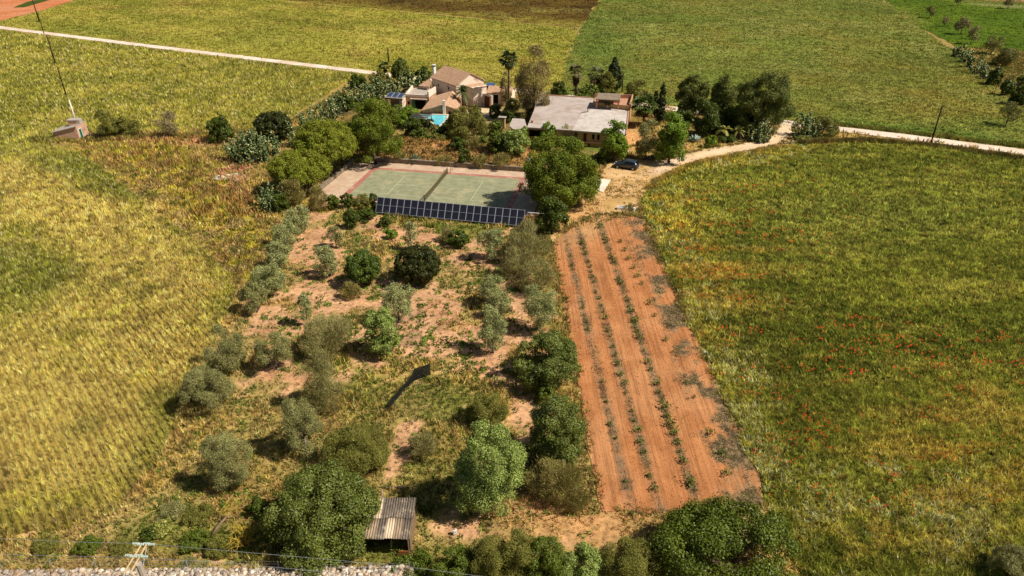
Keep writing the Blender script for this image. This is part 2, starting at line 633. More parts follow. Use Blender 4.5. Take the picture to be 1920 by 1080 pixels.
def paint_orange(px, py, x, y):
    C = np.tile(K(198, 122, 80), (len(px), 1))
    C = bld(C, K(206, 146, 108), sstep(.45, .6, fbm(x, y, 10, 61)) * .7)
    return C


VROWPX = (((1066, 470), (1180, 935)), ((1090, 450), (1222, 900)), ((1120, 405), (1295, 905)))


def paint_vine(px, py, x, y):
    n1 = fbm(x, y, 6, 81); n2 = fbm(x * 3, y, 2.5, 82)
    C = np.tile(K(188.0, 126.4, 80.0), (len(px), 1))
    C = bld(C, K(196.0, 138.0, 92.0), sstep(.45, .65, n1) * .7)
    C = bld(C, K(168.0, 108.1, 65.3), sstep(.5, .68, n2) * .6)
    w = sstep(-36, 0, px - (1195 + (py - 420) * .36))
    C = bld(C, K(152.0, 130.3, 98.4), w * sstep(.36, .54, fbm(x * 1.6, y, 2.4, 111)) * .9)
    C = bld(C, K(192.0, 150.5, 103.0), blob(px, py, 1100, 430, 60, 22, -30) * .8)
    for a, b in VROWPX:
        A, Bq = G(*a), G(*b)
        t = (y - A.y) / (Bq.y - A.y)
        dx = np.abs(x - (A.x + (Bq.x - A.x) * t))
        C = bld(C, K(139.0, 115.8, 88.3), sstep(.55, .12, dx) * (.35 + .65 * sstep(.35, .6, fbm(x * 2, y, 1.8, 113))) * .9)
    return C


def paint_drive(px, py, x, y):
    n1 = fbm(x, y, 3.5, 91); n2 = fbm(x, y, 1.2, 92)
    C = np.tile(K(212, 172, 118), (len(px), 1))
    C = bld(C, K(178, 144, 84), sstep(.42, .6, n1) * .7)
    C = bld(C, K(222, 184, 136), sstep(.55, .7, n2) * .6)
    tr = np.maximum.reduce([blob(px, py, 1470, 248, 26, 22), blob(px, py, 1420, 270, 60, 9, -14),
                            blob(px, py, 1350, 283, 70, 7, -10), blob(px, py, 1290, 297, 50, 6, -14)])
    C = bld(C, K(234, 206, 170), tr * .95)
    C = bld(C, K(232, 200, 168), np.maximum(blob(px, py, 1237, 319, 22, 6, -10), blob(px, py, 1262, 302, 26, 6, -14)))
    C = bld(C, K(206, 150, 92), blob(px, py, 1080, 400, 60, 20, -35) * .7)
    C = bld(C, K(150, 130, 56), blob(px, py, 1290, 287, 26, 4, -10) * .7)
    return C


# --- the base land: one sheet to the horizon
def axis(dense0, dense1, st, far0, far1):
    a = list(np.arange(dense0, dense1 + 1e-6, st))
    b, s = dense0, st
    while b > far0:
        s *= 1.3; b -= s; a.insert(0, b)
    b, s = dense1, st
    while b < far1:
        s *= 1.3; b += s; a.append(b)
    return np.array(a)


ax = axis(-62, 48, 0.42, -3500, 3500)
ay = axis(22, 150, 0.45, -1500, 5000)
gx, gy = np.meshgrid(ax, ay)
nx, ny = len(ax), len(ay)
X, Y = gx.ravel(), gy.ravel()
near = (Y > 20) & (Y < 160) & (np.abs(X) < 80)
Z = np.where(near, (fbm(X, Y, 2.5, 99) - .5) * 0.10 - 0.05, -0.05)
C = np.tile(K(128, 122, 52), (len(X), 1))
m = (Y > 18) & (Y < 400)
pxx, pyy = proj(X[m], Y[m])
C[m] = paint_open(pxx, pyy, X[m], Y[m])
ii = np.arange(nx * ny).reshape(ny, nx)
F = np.stack([ii[:-1, :-1].ravel(), ii[:-1, 1:].ravel(), ii[1:, 1:].ravel(), ii[1:, :-1].ravel()], 1)
M_OPEN = mat_ground('rough_ground', 2.2, .5, 1.4, .3)
g_ob = link('ground', np_mesh('ground', np.stack([X, Y, Z], 1), F, C), M_OPEN)
g_ob['kind'] = 'structure'

M_CROP = mat_ground('crop_floor', 3.0, .42, 1.15, .12)
M_FARM = mat_ground('far_crop', 0.9, .62, 1.3, .09, (1, .6, 1))
M_SOILV = mat_ground('ploughed_soil', 3.0, .58, 1.2, .5, (1.1, .03, 1), 0.035, .09, 1.0)
M_TRACK = mat_ground('dirt_track', 2.6, .78, 1.15, .35, None, 0, .04, .6)
DK = lambda f, k: (lambda px, py, x, y: f(px, py, x, y) * k)
O_WHEAT, O_FAR = wpoly(P_WHEAT, 1.5, .28, 1), wpoly(P_FAR, 1.5, .3, 2)
O_FR, O_POPPY = wpoly(P_FARRIGHT, 1.5, .3, 3), wpoly(P_POPPY, 1.2, .25, 4)
O_VINE, O_DRIVE = wpoly(P_VINE, 1.0, .14, 5), wpoly(P_DRIVE, .8, .14, 6)
O_BROWN, O_LUSH, O_ORANGE = wpoly(P_BROWN, 2, .5, 7), wpoly(P_LUSH, 2, .4, 8), wpoly(P_ORANGE, 2, .3, 9)
sheet('wheat_field', O_WHEAT, 0.012, DK(paint_wheat, .8), M_CROP)
sheet('far_field', O_FAR, 0.012, DK(paint_far, 1.1), M_FARM, 3)
sheet('green_field', O_FR, 0.016, DK(paint_farright, 1.05), M_FARM, 3)
sheet('poppy_field', O_POPPY, 0.012, DK(paint_poppy, 1.0), M_CROP)
sheet('lush_field', O_LUSH, 0.024, DK(paint_lush, 1.1), M_FARM, 3)
sheet('fallow_field', O_BROWN, 0.028, DK(paint_brown, .95), M_FARM, 3)
sheet('ploughed_field', O_ORANGE, 0.032, paint_orange, M_FARM, 3)
sheet('ploughed_strip', wpoly([(25, 14.5), (45, 14), (97, -1), (88, -4), (50, 4)], 2, .2, 10), .05,
      lambda px, py, x, y: np.tile(K(70, 84, 30), (len(px), 1)), M_FARM, 3)
sheet('vineyard_soil', O_VINE, 0.02, paint_vine, M_SOILV, .35)
sheet('driveway', O_DRIVE, 0.024, paint_drive, M_TRACK, .6)
# country lane: one straight pale track across the land
ra, rb, rc, rd_ = G(0, 51.5), G(240, 81.5), G(690, 135.5), G(1920, 285.5)
cl = [ra + (ra - rb).normalized() * 260, ra, rb, rc, G(1250, 202.5), G(1575, 242.3), G(1720, 259), rd_,
      rd_ + (rd_ - G(1720, 259)).normalized() * 160]
ctr = []
for a, b in zip(cl[:-1], cl[1:]):
    k = max(2, int((b - a).length / 2))
    ctr += [a + (b - a) * (i / k) for i in range(k)]
ctr.append(cl[-1])
left, right = [], []
rr = random.Random(5)
for i, p in enumerate(ctr):
    d = (ctr[min(i + 1, len(ctr) - 1)] - ctr[max(i - 1, 0)]).normalized()
    nn = Vector((-d.y, d.x, 0))
    left.append(p + nn * (1.75 + rr.uniform(-.15, .15)))
    right.append(p - nn * (1.75 + rr.uniform(-.15, .15)))
RV = np.array([(v.x, v.y, .036) for v in left + right])
n_ = len(left)
RF = np.array([(i, i + n_, i + 1 + n_, i + 1) for i in range(n_ - 1)])
def paint_road(x, y):
    C = np.tile(K(236, 216, 196), (len(x), 1))
    return bld(C, K(206, 180, 150), sstep(.45, .65, fbm(x, y, 3, 5)) * .6)
o = link('country_lane', np_mesh('country_lane', RV, RF, paint_road(RV[:, 0], RV[:, 1])), M_TRACK)
o['kind'] = 'structure'


# ================================================================== GRASS, CROPS, WEEDS (uncountable ground cover)
BANDS = ((24, 50), (50, 80), (80, 120), (120, 200), (200, 360))


def scatter(outline, dens, ymin=22, ymax=360, xr=1030):
    """random points inside an outline, thinner with distance; returns x, y, size factor"""
    xs = [p[0] for p in outline]; ys = [p[1] for p in outline]
    ax_, ay_, as_ = [], [], []
    for (y0, y1), d in zip(BANDS, dens):
        if d <= 0: continue
        a, b = max(y0, min(ys), ymin), min(y1, max(ys), ymax)
        if b <= a: continue
        hw = (b * CT + 20) * xr / FPX
        x0, x1 = max(min(xs), -hw), min(max(xs), hw)
        n = int((b - a) * (x1 - x0) * d)
        x = RNG.uniform(x0, x1, n); y = RNG.uniform(a, b, n)
        px, py = proj(x, y)
        k = (np.abs(px - 960) < xr) & (py < 1110)
        x, y = x[k], y[k]
        k = in_poly(x, y, outline)
        x, y = x[k], y[k]
        ax_.append(x); ay_.append(y); as_.append(np.full(len(x), (y0 * CT + 20) / 52.0))
    return np.concatenate(ax_), np.concatenate(ay_), np.concatenate(as_)


def tufts(name, x, y, size, C, h=.55, w=.07, spread=.16, lean=.35, blades=5, mat=None, z=0.0, var=.28, hvar=.35, clump=.8):
    """grass tufts: every blade a narrow leaning triangle"""
    M = len(x)
    B = blades
    r = RNG
    sx = np.repeat(x, B); sy = np.repeat(y, B); ss = np.repeat(size, B)
    zz = np.repeat(z, B) if hasattr(z, '__len__') else np.full(M * B, z)
    a = r.uniform(0, 2 * np.pi, M * B); rad = np.sqrt(r.uniform(0, 1, M * B)) * spread * ss
    bx = sx + np.cos(a) * rad; by = sy + np.sin(a) * rad
    hh = (np.repeat(h, B) if hasattr(h, '__len__') else h) * (1 + hvar * r.uniform(-1, 1, M * B)) * ss ** .3
    ph = r.uniform(0, np.pi, M * B); ww = w * ss * r.uniform(.6, 1.3, M * B)
    la = r.uniform(0, 2 * np.pi, M * B); ll = lean * hh * r.uniform(.2, 1.3, M * B)
    V = np.empty((M * B, 3, 3))
    V[:, 0] = np.stack([bx - np.cos(ph) * ww, by - np.sin(ph) * ww, zz], 1)
    V[:, 1] = np.stack([bx + np.cos(ph) * ww, by + np.sin(ph) * ww, zz], 1)
    V[:, 2] = np.stack([bx + np.cos(la) * ll, by + np.sin(la) * ll, zz + hh], 1)
    C = C * np.exp(.15 * r.normal(0, 1, (M, 1)))
    g_ = .34 * size                                   # clumps of lighter and darker plants
    u1, v1 = x * .8 + y * .6, y * .8 - x * .6
    u2, v2 = x * .37 - y * .93, x * .93 + y * .37
    cl_ = .4 * vnoise(u1 / g_, v1 / (g_ * 1.4), 5) + .35 * vnoise(u2 / g_ * .7, v2 / g_ * .6, 6) + .25 * vnoise(u1 / g_ * 2.1, v1 / g_ * 2.1, 7)
    am = clump * np.clip(1.5 / size, .3, 1)
    C = C * (1 + am * (sstep(.3, .7, cl_) - .5))[:, None]
    cv = np.repeat(C, B, 0) * (1 + var * r.normal(0, 1, (M * B, 1)))
    cv = np.clip(cv, .004, 1)
    CC = np.repeat(cv, 3, 0)
    F = np.arange(M * B * 3).reshape(-1, 3)
    o = link(name, np_mesh(name, V.reshape(-1, 3), F, CC), mat)
    o['kind'] = 'stuff'
    return o


M_GRASS = mat_leaf('grass', .3, .7, .12)


def pick(C, pal, prob, rng=RNG):
    """replace a share of the tuft colours by palette entries"""
    u = rng.uniform(0, 1, len(C))
    lo = np.zeros(len(C))
    for c, p in zip(pal, prob):
        p = np.broadcast_to(p, len(C))
        k = (u >= lo) & (u < lo + p)
        C[k] = c
        lo = lo + p
    return C


# wheat: drilled in rows that run up to the left
d_row = (G(10, 840) - G(50, 955)).normalized()
n_row = Vector((-d_row.y, d_row.x, 0))
x, y, s = scatter(O_WHEAT, (60, 30, 12, 3.6, 1.2))
px, py = proj(x, y)
q = (x * n_row.x + y * n_row.y) + (fbm(x, y, 14, 7) - .5) * .5
rowk = sstep(85, 55, y) * sstep(.30, .46, fbm(x, y, 10, 18) + .06)
f_ = q / .56
off_ = (f_ - np.floor(f_) - .5)
sh_ = off_ * .56 * rowk * .8                      # drilled rows: plants stand on the row lines
x = x - n_row.x * sh_; y = y - n_row.y * sh_
keep = RNG.uniform(0, 1, len(x)) < .45 + .9 * fbm(x, y, 3, 20)
x, y, s, px, py = x[keep], y[keep], s[keep], px[keep], py[keep]
C = paint_wheat(px, py, x, y) * 1.5
C = pick(C, [K(236, 212, 140), K(120, 118, 40), K(210, 196, 74)], [.16, .10, .05])
tufts('wheat_crop', x, y, s, C, .42, .036, .11, .5, 5, M_GRASS, var=.36)

x, y, s = scatter(O_POPPY, (56, 28, 12, 3.6, 1.2))
px, py = proj(x, y)
keep = RNG.uniform(0, 1, len(x)) < .35 + 1.0 * fbm(x, y, 2.5, 21)
x, y, s, px, py = x[keep], y[keep], s[keep], px[keep], py[keep]
C = paint_poppy(px, py, x, y) * 2.25
pale = np.maximum.reduce([blob(px, py, 1660, 980, 200, 60), blob(px, py, 1380, 760, 60, 200, -22), .35 * blob(px, py, 1270, 430, 60, 140, -20),
                          blob(px, py, 1680, 885, 140, 22), blob(px, py, 1400, 295, 120, 12, -8)])
pale = np.clip(pale * 1.3, 0, 1) * sstep(.38, .58, fbm(x, y, 2.2, 23))
C = pick(C, [K(236, 230, 160), K(180, 146, 76), K(84, 92, 28), K(222, 208, 92)], [.40 * pale, .07, .14, .34 * pale])
tufts('meadow_crop', x, y, s, C, .34, .042, .15, .9, 6, M_GRASS, var=.42)

# poppies: red heads over the crop in loose drifts
x, y, s = scatter(O_POPPY, (7, 3.4, 1.6, .5, 0))
px, py = proj(x, y)
pd = np.maximum.reduce([blob(px, py, 1680, 900, 180, 45), blob(px, py, 1560, 640, 220, 45, 4), .7 * blob(px, py, 1350, 450, 130, 90),
                        .8 * blob(px, py, 1760, 700, 220, 60, 6), .5 * blob(px, py, 1600, 780, 330, 120), .5 * blob(px, py, 1400, 370, 120, 40)])
keep = RNG.uniform(0, 1, len(x)) < pd * 2.4 * sstep(.46, .62, fbm(x, y * 2.5, 4, 29)) * sstep(.35, .6, fbm(x, y, 1.1, 28))
x, y, s = x[keep], y[keep], s[keep]
n = len(x)
r_ = .085 * s
V = np.empty((n, 4, 3)); a = RNG.uniform(0, 6.28, n); zt = .52 * np.sqrt(s) + RNG.uniform(-.1, .12, n)
for k in range(4):
    V[:, k] = np.stack([x + np.cos(a + k * np.pi / 2) * r_, y + np.sin(a + k * np.pi / 2) * r_, zt + RNG.uniform(-.3, .3, n) * r_], 1)
CP = np.repeat(np.tile(K(226, 76, 34), (n, 1)) * RNG.uniform(.7, 1.2, (n, 1)), 4, 0)
o = link('poppies', np_mesh('poppies', V.reshape(-1, 3), np.arange(n * 4).reshape(-1, 4), CP), M_GRASS)
o['kind'] = 'stuff'

for nm, ol, pf, dn, hh in (('field_grass', O_FAR, paint_far, (0, 0, 9, 3.4, 1.2), .45),
                           ('green_grass', O_FR, paint_farright, (0, 0, 9, 3.4, 1.2), .4),
                           ('lush_grass', O_LUSH, paint_lush, (0, 0, 5, 2.0, .7), .3),
                           ('fallow_weeds', O_BROWN, paint_brown, (0, 0, 5, 2, .5), .5)):
    x, y, s = scatter(ol, dn)
    px, py = proj(x, y)
    keep = RNG.uniform(0, 1, len(x)) < .55 + .5 * fbm(x, y, 5, 22)
    x, y, s, px, py = x[keep], y[keep], s[keep], px[keep], py[keep]
    C = pf(px, py, x, y) * {'field_grass': 1.28, 'green_grass': 1.4, 'lush_grass': 1.3, 'fallow_weeds': 1.0}[nm]
    k_ = .05 if nm != 'fallow_weeds' else .25
    C = pick(C, [C.mean(0) * 1.45, C.mean(0) * .55], [k_, .06])
    tufts(nm, x, y, s, C, hh * .55, .05, .24, 1.1, 4, M_GRASS, var=.16)

# rough grass of the plot, the weedy strip and the verges
O_ROUGH = [(G(a, b).x, G(a, b).y) for a, b in [(80, 258), (380, 244), (560, 230), (700, 140), (1050, 178), (1480, 224), (1590, 245),
           (1930, 290), (1930, 302), (1640, 262), (1480, 270), (1290, 306), (1205, 360), (1200, 405), (1060, 430), (1036, 460),
           (1050, 540), (1075, 650), (1090, 760), (1112, 880), (1132, 962), (1432, 948), (1530, 1110), (-60, 1110), (-60, 1010), (150, 985),
           (215, 958), (310, 830), (350, 710), (432, 580), (436, 530), (340, 430), (215, 330), (150, 285)]]
x, y, s = scatter(O_ROUGH, (26, 15, 7, 2.6, 0))
px, py = proj(x, y)
k = ~in_poly(x, y, O_DRIVE)
CO = Vector(((G(841.7, 328) + G(793, 378)) / 2)[:2])
_d = (G(977, 338.5) - G(706, 319.5)).normalized()
CA = math.atan2(_d.y, _d.x)
cu = (x - CO.x) * math.cos(CA) + (y - CO.y) * math.sin(CA)
cv = -(x - CO.x) * math.sin(CA) + (y - CO.y) * math.cos(CA)
k &= ~((np.abs(cu) < 17.6) & (cv > -8.6) & (cv < 10.2))
house = in_poly(px, py, [(930, 262), (960, 190), (1180, 180), (1200, 260), (1100, 285)]) | in_poly(px, py, [(715, 215), (760, 150), (960, 165), (960, 215), (850, 262)])
k &= ~house
x, y, s, px, py = x[k], y[k], s[k], px[k], py[k]
bare, grn, n1, n2, n3 = veg_maps(px, py, x, y)
plot = in_poly(px, py, P_ORCH)
garden = (py < 300) & (px > 560)
bottom = np.clip((py - 985) / 40, 0, 1) * (px > 1030)
pr = np.where(garden, .35, np.clip(1.0 - 1.15 * bare, .07, 1)) * np.clip(1 - bottom * .6, 0, 1)
pr *= (.45 + .9 * n3)
keep = RNG.uniform(0, 1, len(x)) < pr
x, y, s, px, py = x[keep], y[keep], s[keep], px[keep], py[keep]
bare, grn, n1, n2, n3 = bare[keep], grn[keep], n1[keep], n2[keep], n3[keep]
C = paint_open(px, py, x, y) * np.array([1.5, 1.5, 1.7])
C = bld(C, K(168, 144, 76), sstep(.4, .7, bare))
strip = np.maximum.reduce([blob(px, py, 300, 300, 150, 45, 10), blob(px, py, 400, 370, 110, 60, 30), blob(px, py, 450, 450, 50, 80)])
yel = strip * sstep(.5, .6, fbm(x, y, 1.6, 55))
straw = np.maximum.reduce([blob(px, py, 450, 900, 90, 45), blob(px, py, 360, 850, 60, 110, 20), blob(px, py, 660, 690, 60, 60)])
C = pick(C, [K(206, 188, 60), K(112, 128, 44), K(214, 188, 120), K(146, 116, 68), K(222, 188, 92)],
         [.5 * yel, .14 + .4 * grn, .10, .10 + .1 * strip, .3 * straw])
hh = .22 + .34 * sstep(.4, .75, n1) + .2 * strip
hh = hh * (1 - .55 * sstep(.3, .6, bare))
tufts('rough_grass', x, y, s, C, hh, .05, .2, .55, 5, M_GRASS)

# small bright green weeds dotted over the bare earth
ol = [(G(a, b).x, G(a, b).y) for a, b in P_ORCH]
x, y, s = scatter(ol, (3.6, 2.4, .9, 0, 0))
px, py = proj(x, y)
keep = RNG.uniform(0, 1, len(x)) < .22 + .78 * sstep(.5, .66, fbm(x, y, 4, 101))
x, y, s, px, py = x[keep], y[keep], s[keep], px[keep], py[keep]
C = np.tile(K(116, 140, 52), (len(x), 1)) * RNG.uniform(.6, 1.25, (len(x), 1))
s2 = s * RNG.uniform(.8, 2.0, len(x))
tufts('green_weeds', x, y, s2, C, .16, .06, .2, .9, 12, M_GRASS)
# grey prunings and dry stalks along the right side of the vineyard
x, y, s = scatter(O_VINE, (40, 24, 12, 0, 0))
px, py = proj(x, y)
w = blob(px, py, 0, 0, 1, 1) * 0
e = px - (1195 + (py - 420) * .36)
w = sstep(-38, 0, e) * sstep(.40, .56, fbm(x * 1.6, y, 2.4, 111)) * .95
rows_px = (((1072, 490), (1180, 935)), ((1090, 450), (1222, 900)), ((1120, 405), (1295, 905)))
for a, b in rows_px:
    A, Bq = G(*a), G(*b)
    t = (y - A.y) / (Bq.y - A.y)
    dx = np.abs(x - (A.x + (Bq.x - A.x) * t))
    w = np.maximum(w, sstep(.42, .12, dx) * (.25 + .75 * sstep(.4, .6, fbm(x, y, 1.8, 113))))
keep = RNG.uniform(0, 1, len(x)) < w
x, y, s = x[keep], y[keep], s[keep]
C = np.tile(K(146, 126, 92), (len(x), 1)) * RNG.uniform(.55, 1.15, (len(x), 1))
C = pick(C, [K(122, 120, 60)], [.22])
tufts('dry_stalks', x, y, s, C, .16, .026, .3, 1.8, 6, M_GRASS, z=.02)

x, y, s = scatter(O_DRIVE, (0, 22, 11, 3, 0))
px, py = proj(x, y)
w = np.clip(sstep(.40, .62, fbm(x, y, 3.0, 121)), .04, 1) * np.clip((1240 - px) / 50, 0.08, 1)
keep = RNG.uniform(0, 1, len(x)) < w * .8
x, y, s = x[keep], y[keep], s[keep]
C = np.tile(K(196, 158, 88), (len(x), 1)) * RNG.uniform(.7, 1.2, (len(x), 1))
C = pick(C, [K(132, 128, 56)], [.2])
O_SCRUB = [(G(a, b).x, G(a, b).y) for a, b in [(1800, 88), (1960, 96), (1990, 250), (1905, 192), (1830, 135)]]
x2, y2, s2 = scatter(O_SCRUB, (0, 0, 5, 2.6, 1))
C2 = np.tile(K(150, 140, 74), (len(x2), 1)) * RNG.uniform(.6, 1.3, (len(x2), 1))
C2 = pick(C2, [K(104, 116, 46), K(150, 110, 66)], [.3, .15])
tufts('verge_grass', x2, y2, s2, C2, .3, .05, .24, .8, 5, M_GRASS)
tufts('yard_grass', x, y, s, C, .14, .04, .2, 1.2, 5, M_GRASS, z=.02)

# clods and stones turned up in the ploughed strip
x, y, s = scatter(O_VINE, (30, 16, 6, 0, 0))
n = len(x)
r_ = .035 * s * RNG.uniform(.5, 1.6, n)
oc = np.array([(1, 0, 0), (0, 1, 0), (-1, 0, 0), (0, -1, 0), (0, 0, .8), (0, 0, -.5)])
of = np.array([(0, 1, 4), (1, 2, 4), (2, 3, 4), (3, 0, 4), (1, 0, 5), (2, 1, 5), (3, 2, 5), (0, 3, 5)])
V = (oc[None] * RNG.uniform(.6, 1.3, (n, 6, 3))) * r_[:, None, None] + np.stack([x, y, np.full(n, .03)], 1)[:, None]
px, py = proj(x, y)
C = np.repeat(paint_vine(px, py, x, y) * RNG.uniform(.75, 1.1, (n, 1)), 6, 0)
o = link('soil_clods', np_mesh('soil_clods', V.reshape(-1, 3), (of[None] + 6 * np.arange(n)[:, None, None]).reshape(-1, 3), C), M_OPEN)
o['kind'] = 'stuff'

# ragged weeds along the field edges
ex, ey = [], []
for ol, dn in ((O_VINE, 16), (O_DRIVE, 9)):
    for a, b in zip(ol, ol[1:] + ol[:1]):
        if min(a[1], b[1]) > 150 or min(a[1], b[1]) < 25: continue
        L = math.hypot(b[0] - a[0], b[1] - a[1])
        k = max(1, int(L * dn))
        t = RNG.uniform(0, 1, k)
        ex.append(a[0] + (b[0] - a[0]) * t + RNG.normal(0, .28, k)); ey.append(a[1] + (b[1] - a[1]) * t + RNG.normal(0, .28, k))
x = np.concatenate(ex); y = np.concatenate(ey)
keep = RNG.uniform(0, 1, len(x)) < sstep(.35, .6, fbm(x, y, 1.6, 131))
x, y = x[keep], y[keep]
s = (y * CT + 20) / 52.0
C = np.tile(K(176, 150, 82), (len(x), 1)) * RNG.uniform(.6, 1.2, (len(x), 1))
C = pick(C, [K(126, 134, 54), K(150, 116, 76)], [.3, .25])
tufts('edge_weeds', x, y, s, C, .2, .035, .18, 1.0, 6, M_GRASS, z=.02)

# tall dry verge: a straggling ridge of grass along the track and the lane
def verge(pts, n, wid, h, cols, probs):
    W_ = [G(*q) for q in pts]
    L = [(b - a).length for a, b in zip(W_[:-1], W_[1:])]
    T = RNG.uniform(0, sum(L), n)
    vx, vy = np.zeros(n), np.zeros(n)
    acc = 0
    for (a, b), l in zip(zip(W_[:-1], W_[1:]), L):
        k = (T >= acc) & (T < acc + l)
        t = (T[k] - acc) / l
        vx[k] = a.x + (b.x - a.x) * t; vy[k] = a.y + (b.y - a.y) * t
        acc += l
    vx += RNG.normal(0, wid, n); vy += RNG.normal(0, wid, n)
    hv = h * (.35 + 1.0 * fbm(vx, vy, 2.5, 141))
    Cv = np.tile(cols[0], (n, 1)) * RNG.uniform(.7, 1.25, (n, 1))
    return vx, vy, hv, pick(Cv, cols[1:], probs)
VG = [verge([(1214, 354), (1247, 332), (1292, 310), (1350, 297), (1430, 283), (1482, 274)], 1300, .3, .34, [K(196, 160, 84), K(150, 116, 60), K(140, 140, 60)], [.3, .2]),
      verge([(1500, 270), (1560, 265), (1640, 265), (1760, 276), (1930, 301)], 2600, .35, .5, [K(134, 112, 62), K(96, 80, 44), K(130, 134, 58)], [.35, .2]),
      verge([(1575, 234), (1700, 249), (1920, 276)], 1200, .4, .4, [K(120, 128, 52), K(160, 136, 72)], [.3]),
      verge([(60, 264), (180, 262), (300, 256), (400, 252), (480, 246), (560, 226), (640, 178)], 1800, .6, .6, [K(160, 140, 74), K(120, 122, 52)], [.35])]
vx = np.concatenate([v[0] for v in VG]); vy = np.concatenate([v[1] for v in VG]); hv = np.concatenate([v[2] for v in VG]); Cv = np.concatenate([v[3] for v in VG])
tufts('verge_weeds', vx, vy, (vy * CT + 20) / 60.0, Cv * 1.2, hv, .04, .2, .6, 6, M_GRASS, z=.02)

# ================================================================== TREES AND SHRUBS
M_PINE = mat_leaf('pine_needles', .12, .6, .2)
M_LEAF = mat_leaf('broad_leaves', .22, .45, .26)
M_OLIVE = mat_leaf('olive_leaves', .15, .6, .2)
M_BARK = mat_noise('bark', K(120, 100, 80), K(78, 62, 48), 6, .95, .1, .6, .05)
M_BARKG = mat_noise('grey_bark', K(150, 138, 126), K(100, 90, 82), 6, .95, .1, .6, .05)
M_PAD = mat_leaf('cactus_pads', .0, .5, .35)


def unit(v):
    return v / np.maximum(np.linalg.norm(v, axis=1, keepdims=True), 1e-9)


def leaves(rng, P, Nn, L, Wd, C, T=None):
    """diamond leaves at P facing roughly Nn"""
    n = len(P)
    t = unit(np.cross(Nn, rng.normal(0, 1, (n, 3)))) if T is None else unit(T + rng.normal(0, .35, (n, 3)))
    b = unit(np.cross(Nn, t))
    L = L * rng.uniform(.65, 1.35, (n, 1)); Wd = Wd * rng.uniform(.65, 1.35, (n, 1))
    V = np.empty((n, 4, 3))
    V[:, 0] = P - t * L / 2
    V[:, 1] = P + b * Wd / 2
    V[:, 2] = P + t * L / 2
    V[:, 3] = P - b * Wd / 2
    return V.reshape(-1, 3), np.arange(n * 4).reshape(-1, 4), np.repeat(C, 4, 0)


